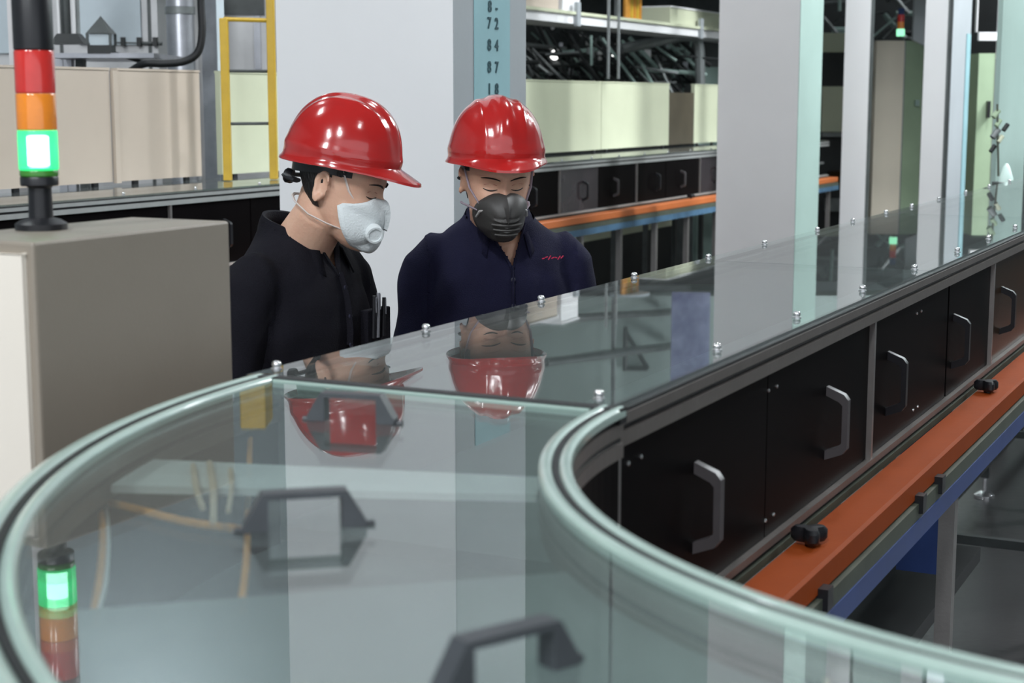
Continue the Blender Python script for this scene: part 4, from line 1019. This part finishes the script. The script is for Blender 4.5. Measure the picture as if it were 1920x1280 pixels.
    # ---- eyes: closed lids with lash line, brows
    for s in (-1, 1):
        pts = [HP(s * .031 + dx, headsurf(s * .031 + dx, .0 - .0035 * (1 - (dx / .015) ** 2) + .001) - .0012, -.0035 * (1 - (dx / .015) ** 2) + .001) for dx in [-.015, -.010, -.005, 0, .005, .010, .015]]
        MB().tube(pts, [.0007, .0012, .0015, .0016, .0015, .0012, .0008], 6).build('eyelash', M['hair'], t, True)
        pts = [HP(s * .031 + dx, headsurf(s * .031 + dx, .012) - .0004, .0125 - .003 * (dx / .015) ** 2) for dx in [-.014, -.007, 0, .007, .014]]
        MB().tube(pts, .0006, 6).build('eyelid_crease', M['lip'], t, True)
        pts = [HP(s * .032 + s * dx, headsurf(s * .032 + s * dx, .026) - .001, .0245 + .004 * (1 - ((dx - .004) / .02) ** 2)) for dx in [-.020, -.012, -.004, .004, .012, .020]]
        MB().tube(pts, [.0015, .0026, .003, .003, .0024, .001], 8, .6).build('eyebrow', M['hair'], t, True)
    return t, H, HP

def hard_hat(parent, H, zc=.042, tilt=0.0, h=.137):
    """ridged safety helmet: rim, short peak, raised crest, harness band"""
    H = H @ Matrix.Rotation(tilt, 4, 'X'); a, b = .111, .122; n = 96; rs = []
    def crest(x, y, v):
        f = .0055 * math.exp(-(x / .020) ** 4) * min(1, v * 2.2)
        f += .003 * (math.exp(-((abs(x) - .045) / .007) ** 2)) * min(1, v * 2)
        return f
    rows = []
    def ringat(scale_out, z, drop=0, peak=0, thick=0):
        r = []
        for k in range(n):
            th = 2 * PI * k / n; c, s_ = math.cos(th), math.sin(th)
            fr = max(0, -s_)                     # 1 at the front
            pk = peak * math.exp(-((1 - fr) / .22) ** 1.6)
            side = 1 - abs(s_)
            zz = z - drop * math.exp(-((1 - fr) / .22) ** 1.6) + .000 - .010 * max(0, s_) * (1 if scale_out > 1 or z < .02 else max(0, 1 - z / .06)) 
            r.append(Vector((a * scale_out * c, .004 + b * scale_out * s_ - pk, zz + zc)))
        return r
    body = [ringat(.965, .004), ringat(1.0, -.004, .006, .030), ringat(1.045, -.0085, .009, .040), ringat(1.056, -.008, .010, .043), ringat(1.054, -.0045, .008, .042), ringat(1.02, .001, .003, .022), ringat(1.004, .006, .0, .003)]
    m = 30
    for i in range(1, m + 1):
        v = i / m; ph = v * PI / 2
        rr = math.cos(ph) ** .80; zz = math.sin(ph) ** 1.02 * h
        ring = []
        for k in range(n):
            th = 2 * PI * k / n; c, s_ = math.cos(th), math.sin(th)
            x = a * rr * c; y = .004 + b * rr * s_; z = zz + .002
            nrm = Vector((x / a / a, y / b / b, z / h / h)).normalized()
            f = crest(x, y, v)
            # raised step low on the sides, dent behind the peak
            f += .0025 * math.exp(-((v - .10) / .05) ** 2)
            p = Vector((x, y, z)) + nrm * f
            # shallow back slope
            if s_ > 0: p.z -= .010 * s_ * (1 - v) * math.sin(v * PI)
            ring.append(p + Vector((0, 0, zc)))
        body.append(ring)
    mb = MB(); mb.rings([[H @ p for p in r] for r in body[:-1] + [body[-1]]], cap=False)
    # close crown
    hat = mb.build('hard_hat', M['helmet'], parent, True)
    so = hat.modifiers.new('thick', 'SOLIDIFY'); so.thickness = .0025; so.offset = -1
    # inner band and rear knob
    ib = []
    for z, o in ((-.028, 1.0), (.006, 1.01)):
        for oo in (0, .003):
            pass
    band = MB(); rr = []
    for k in range(33):
        th = math.radians(-28 + 236 * k / 32)
        rr.append([H @ Vector((a * sc * .80 * math.cos(th), .004 + b * sc * .885 * math.sin(th), z - .014 * max(0, math.sin(th)) + zc - .03)) for z, sc in ((.030, .895), (.030, .93), (.006, .915), (.006, .88))])
    band.rings(rr); band.build('harness_band', M['hblack'], hat, True)
    kn = MB().lathe([(.001, 0), (.014, 0), (.0155, .004), (.0155, .014), (.012, .018), (.001, .018)], (0, 0, 0), 20, 'y').xf(H @ Matrix.Translation((0, .100, -.004)))
    kn.build('adjuster_knob', M['hblack'], hat, True)
    MB().tube([H @ Vector((s * .060, .075, .012)) for s in (-1, -.5, 0, .5, 1)] and [H @ Vector((x, .004 + .108 * math.sqrt(max(0, 1 - (x / .088) ** 2)), -.002)) for x in (-.07, -.045, -.02, 0, .02, .045, .07)], .010, 8, .5).build('nape_strap', M['hblack'], hat, True)
    return hat

# worker on the left: profile to the right, white cup mask
T1, H1, HP1 = person('person in near-black work shirt, red hard hat and white valved mask, seen in profile',
    (-.445, 3.37, 0), math.radians(62), (-.355, 3.30, 1.560), math.radians(80), math.radians(17),
    ((-.226, .025, 1.13), (.215, -.02, 1.13)), ((-.17, -.20, .99), (.15, -.20, 1.0)), M['skin'], M['cloth'], (1.375, .48, -.006), 3.0)
h1 = hard_hat(T1, H1, .050, math.radians(-5), .131)
def cup_mask(parent, HP, m, w, hgt, zc, depth, name, ribs=0.0, ang=.15, p1=2.2):
    n = 40; k = 16; rs = []
    for i in range(k + 1):
        rho = 1 - i / k * .999; ring = []
        for j in range(n):
            a = 2 * PI * j / n; c, s_ = math.cos(a), math.sin(a)
            x = w * rho * math.copysign(abs(c) ** .85, c); z = zc + hgt * rho * math.copysign(abs(s_) ** .9, s_)
            zz = max(-.112, z)
            xe = w * .97 * math.copysign(abs(c) ** .85, c); ze = max(-.108, zc + hgt * .97 * math.copysign(abs(s_) ** .9, s_))
            edge = headsurf(xe, ze, .002); mid = headsurf(0, zc, 0)
            t_ = rho ** 2
            y = edge * t_ + (min(mid, edge)) * (1 - t_) - depth * (1 - rho ** p1) ** .75
            if ribs and z < zc + .012: y -= ribs * math.sin((z - zc) * 520) * (1 - rho ** 4)
            ring.append(HP(x, y, z + (y + .10) * ang))
        rs.append(ring)
    mb = MB(); mb.rings(rs, cap=False); o = mb.build(name, m, parent, True)
    so = o.modifiers.new('thick', 'SOLIDIFY'); so.thickness = .002; so.offset = 0
    return o
mk = cup_mask(T1, HP1, M['mask'], .076, .057, -.058, .018, 'mask', 0, .10, 3.2)
# edge seam and exhale valve on the side nearest the viewer
def disc(parent, HP, c, nrm, prof, m, nm):
    nrm = Vector(nrm).normalized(); a = nrm.orthogonal().normalized(); b = nrm.cross(a); rs = []
    for r, h in prof: rs.append([HP(*(Vector(c) + nrm * h + (a * math.cos(2 * PI * k / 28) + b * math.sin(2 * PI * k / 28)) * r)) for k in range(28)])
    return MB().rings(rs).build(nm, m, parent, True)
disc(mk, HP1, (-.040, -.108, -.068), (-.80, -.56, -.14), [(.019, -.012), (.019, .006), (.0175, .008), (.0135, .008), (.0125, .0055), (.001, .0055)], M['mask'], 'valve')
for s in (-1, 1):
    MB().tube([HP1(s * .052, -.060, -.022), HP1(s * .069, -.040, .004), HP1(s * .077, -.022, .036), HP1(s * .080, -.004, .066)], .0032, 8, .5).build('strap', M['strap'], mk, True)
    MB().tube([HP1(s * .050, -.048, -.078), HP1(s * .066, -.012, -.073), HP1(s * .070, .028, -.066), HP1(s * .055, .066, -.052), HP1(s * .026, .082, -.046), HP1(0, .086, -.045)], .0034, 8, .5).build('strap', M['strap'], mk, True)
# breast pocket with pens
def on_shirt(root, yaw, x, y, z): return Matrix.Translation(Vector(root)) @ Matrix.Rotation(yaw, 4, 'Z') @ Vector((x, y, z))
r1 = (-.445, 3.37, 0); y1 = math.radians(62)
MB().bevbox(.035, -.142, 1.20, .125, -.122, 1.295, .003).build('shirt_pocket', M['cloth'], T1)
for i, (dx, m, zt) in enumerate(((.050, 'hblack', 1.325), (.066, 'pencap', 1.330), (.088, 'hblack', 1.318))):
    mtp = Matrix.Translation(Vector(r1)) @ Matrix.Rotation(y1, 4, 'Z')
    p = mtp @ Vector((dx, -.146, 1.235)); q = mtp @ Vector((dx + .002, -.148, zt))
    pen = thing('pen', ['black pen nearest the placket in the left worker pocket', 'silver pen in the middle of the left worker pocket', 'black pen outermost in the left worker pocket'][i], 'pen', p, 0, 'pens in the breast pocket')
    MB().tube([p, q], .0042, 10).build('barrel', M[m], pen, True)
    MB().tube([q + Vector((.004, -.005, -.002)), q + Vector((.004, -.005, -.035))], .0012, 6).build('clip', M['pencap'], pen)

# worker on the right: faces the viewer, dark rubber mask
T2, H2, HP2 = person('person in navy work shirt, red hard hat and dark rubber respirator, facing the viewer',
    (-.030, 3.78, 0), math.radians(10), (-.036, 3.69, 1.552), math.radians(13), math.radians(13),
    ((-.212, .01, 1.12), (.205, .01, 1.12)), ((-.17, -.19, .99), (.16, -.20, .99)), M['skin2'], M['cloth2'], (1.352, .48, .012), 8.0)
h2 = hard_hat(T2, H2, .049, math.radians(-10))
mk = cup_mask(T2, HP2, M['mask_dk'], .062, .056, -.062, .036, 'respirator', .0022, .05, 3.0)
for s in (-1, 1):
    MB().tube([HP2(s * .040, -.100, -.040), HP2(s * .052, -.082, -.050), HP2(s * .058, -.070, -.066)], [.004, .006, .004], 8, .6).build('clip', M['clip'], mk, True)
    MB().tube([HP2(s * .056, -.072, -.050), HP2(s * .070, -.040, -.050), HP2(s * .078, .0, -.054), HP2(s * .074, .03, -.06)], .0035, 8, .6).build('strap', M['grey_strap'], mk, True)
    MB().tube([HP2(s * .050, -.078, -.040), HP2(s * .071, -.044, -.006), HP2(s * .079, -.02, .03), HP2(s * .081, -.01, .06)], .0032, 8, .5).build('strap', M['grey_strap'], mk, True)
for zz, ww in ((-.080, .030), (-.092, .026), (-.068, .034)):
    pts = [HP2(x, headsurf(0, -.062) - .040 + (x / .05) ** 2 * .028 + abs(zz + .062) * .22 - .001, zz) for x in [(-1 + 2 * i / 8) * ww for i in range(9)]]
    MB().tube(pts, .0026, 8).build('rib', M['mask_dk'], mk, True)
# crimson embroidery over the left breast
txp = Matrix.Rotation(0, 4, 'Z')
for i in range(7):
    x = .078 + i * .0075; yy = -.1235 + .10 * max(0, x - .05) ** 1.2
    MB().tube([Vector((x, yy - .006, 1.372 + .003 * math.sin(i * 2.1))), Vector((x + .006, yy - .0055, 1.376 - .003 * math.cos(i * 1.7)))], .0016, 6).build('embroidery', M['thread'], T2)
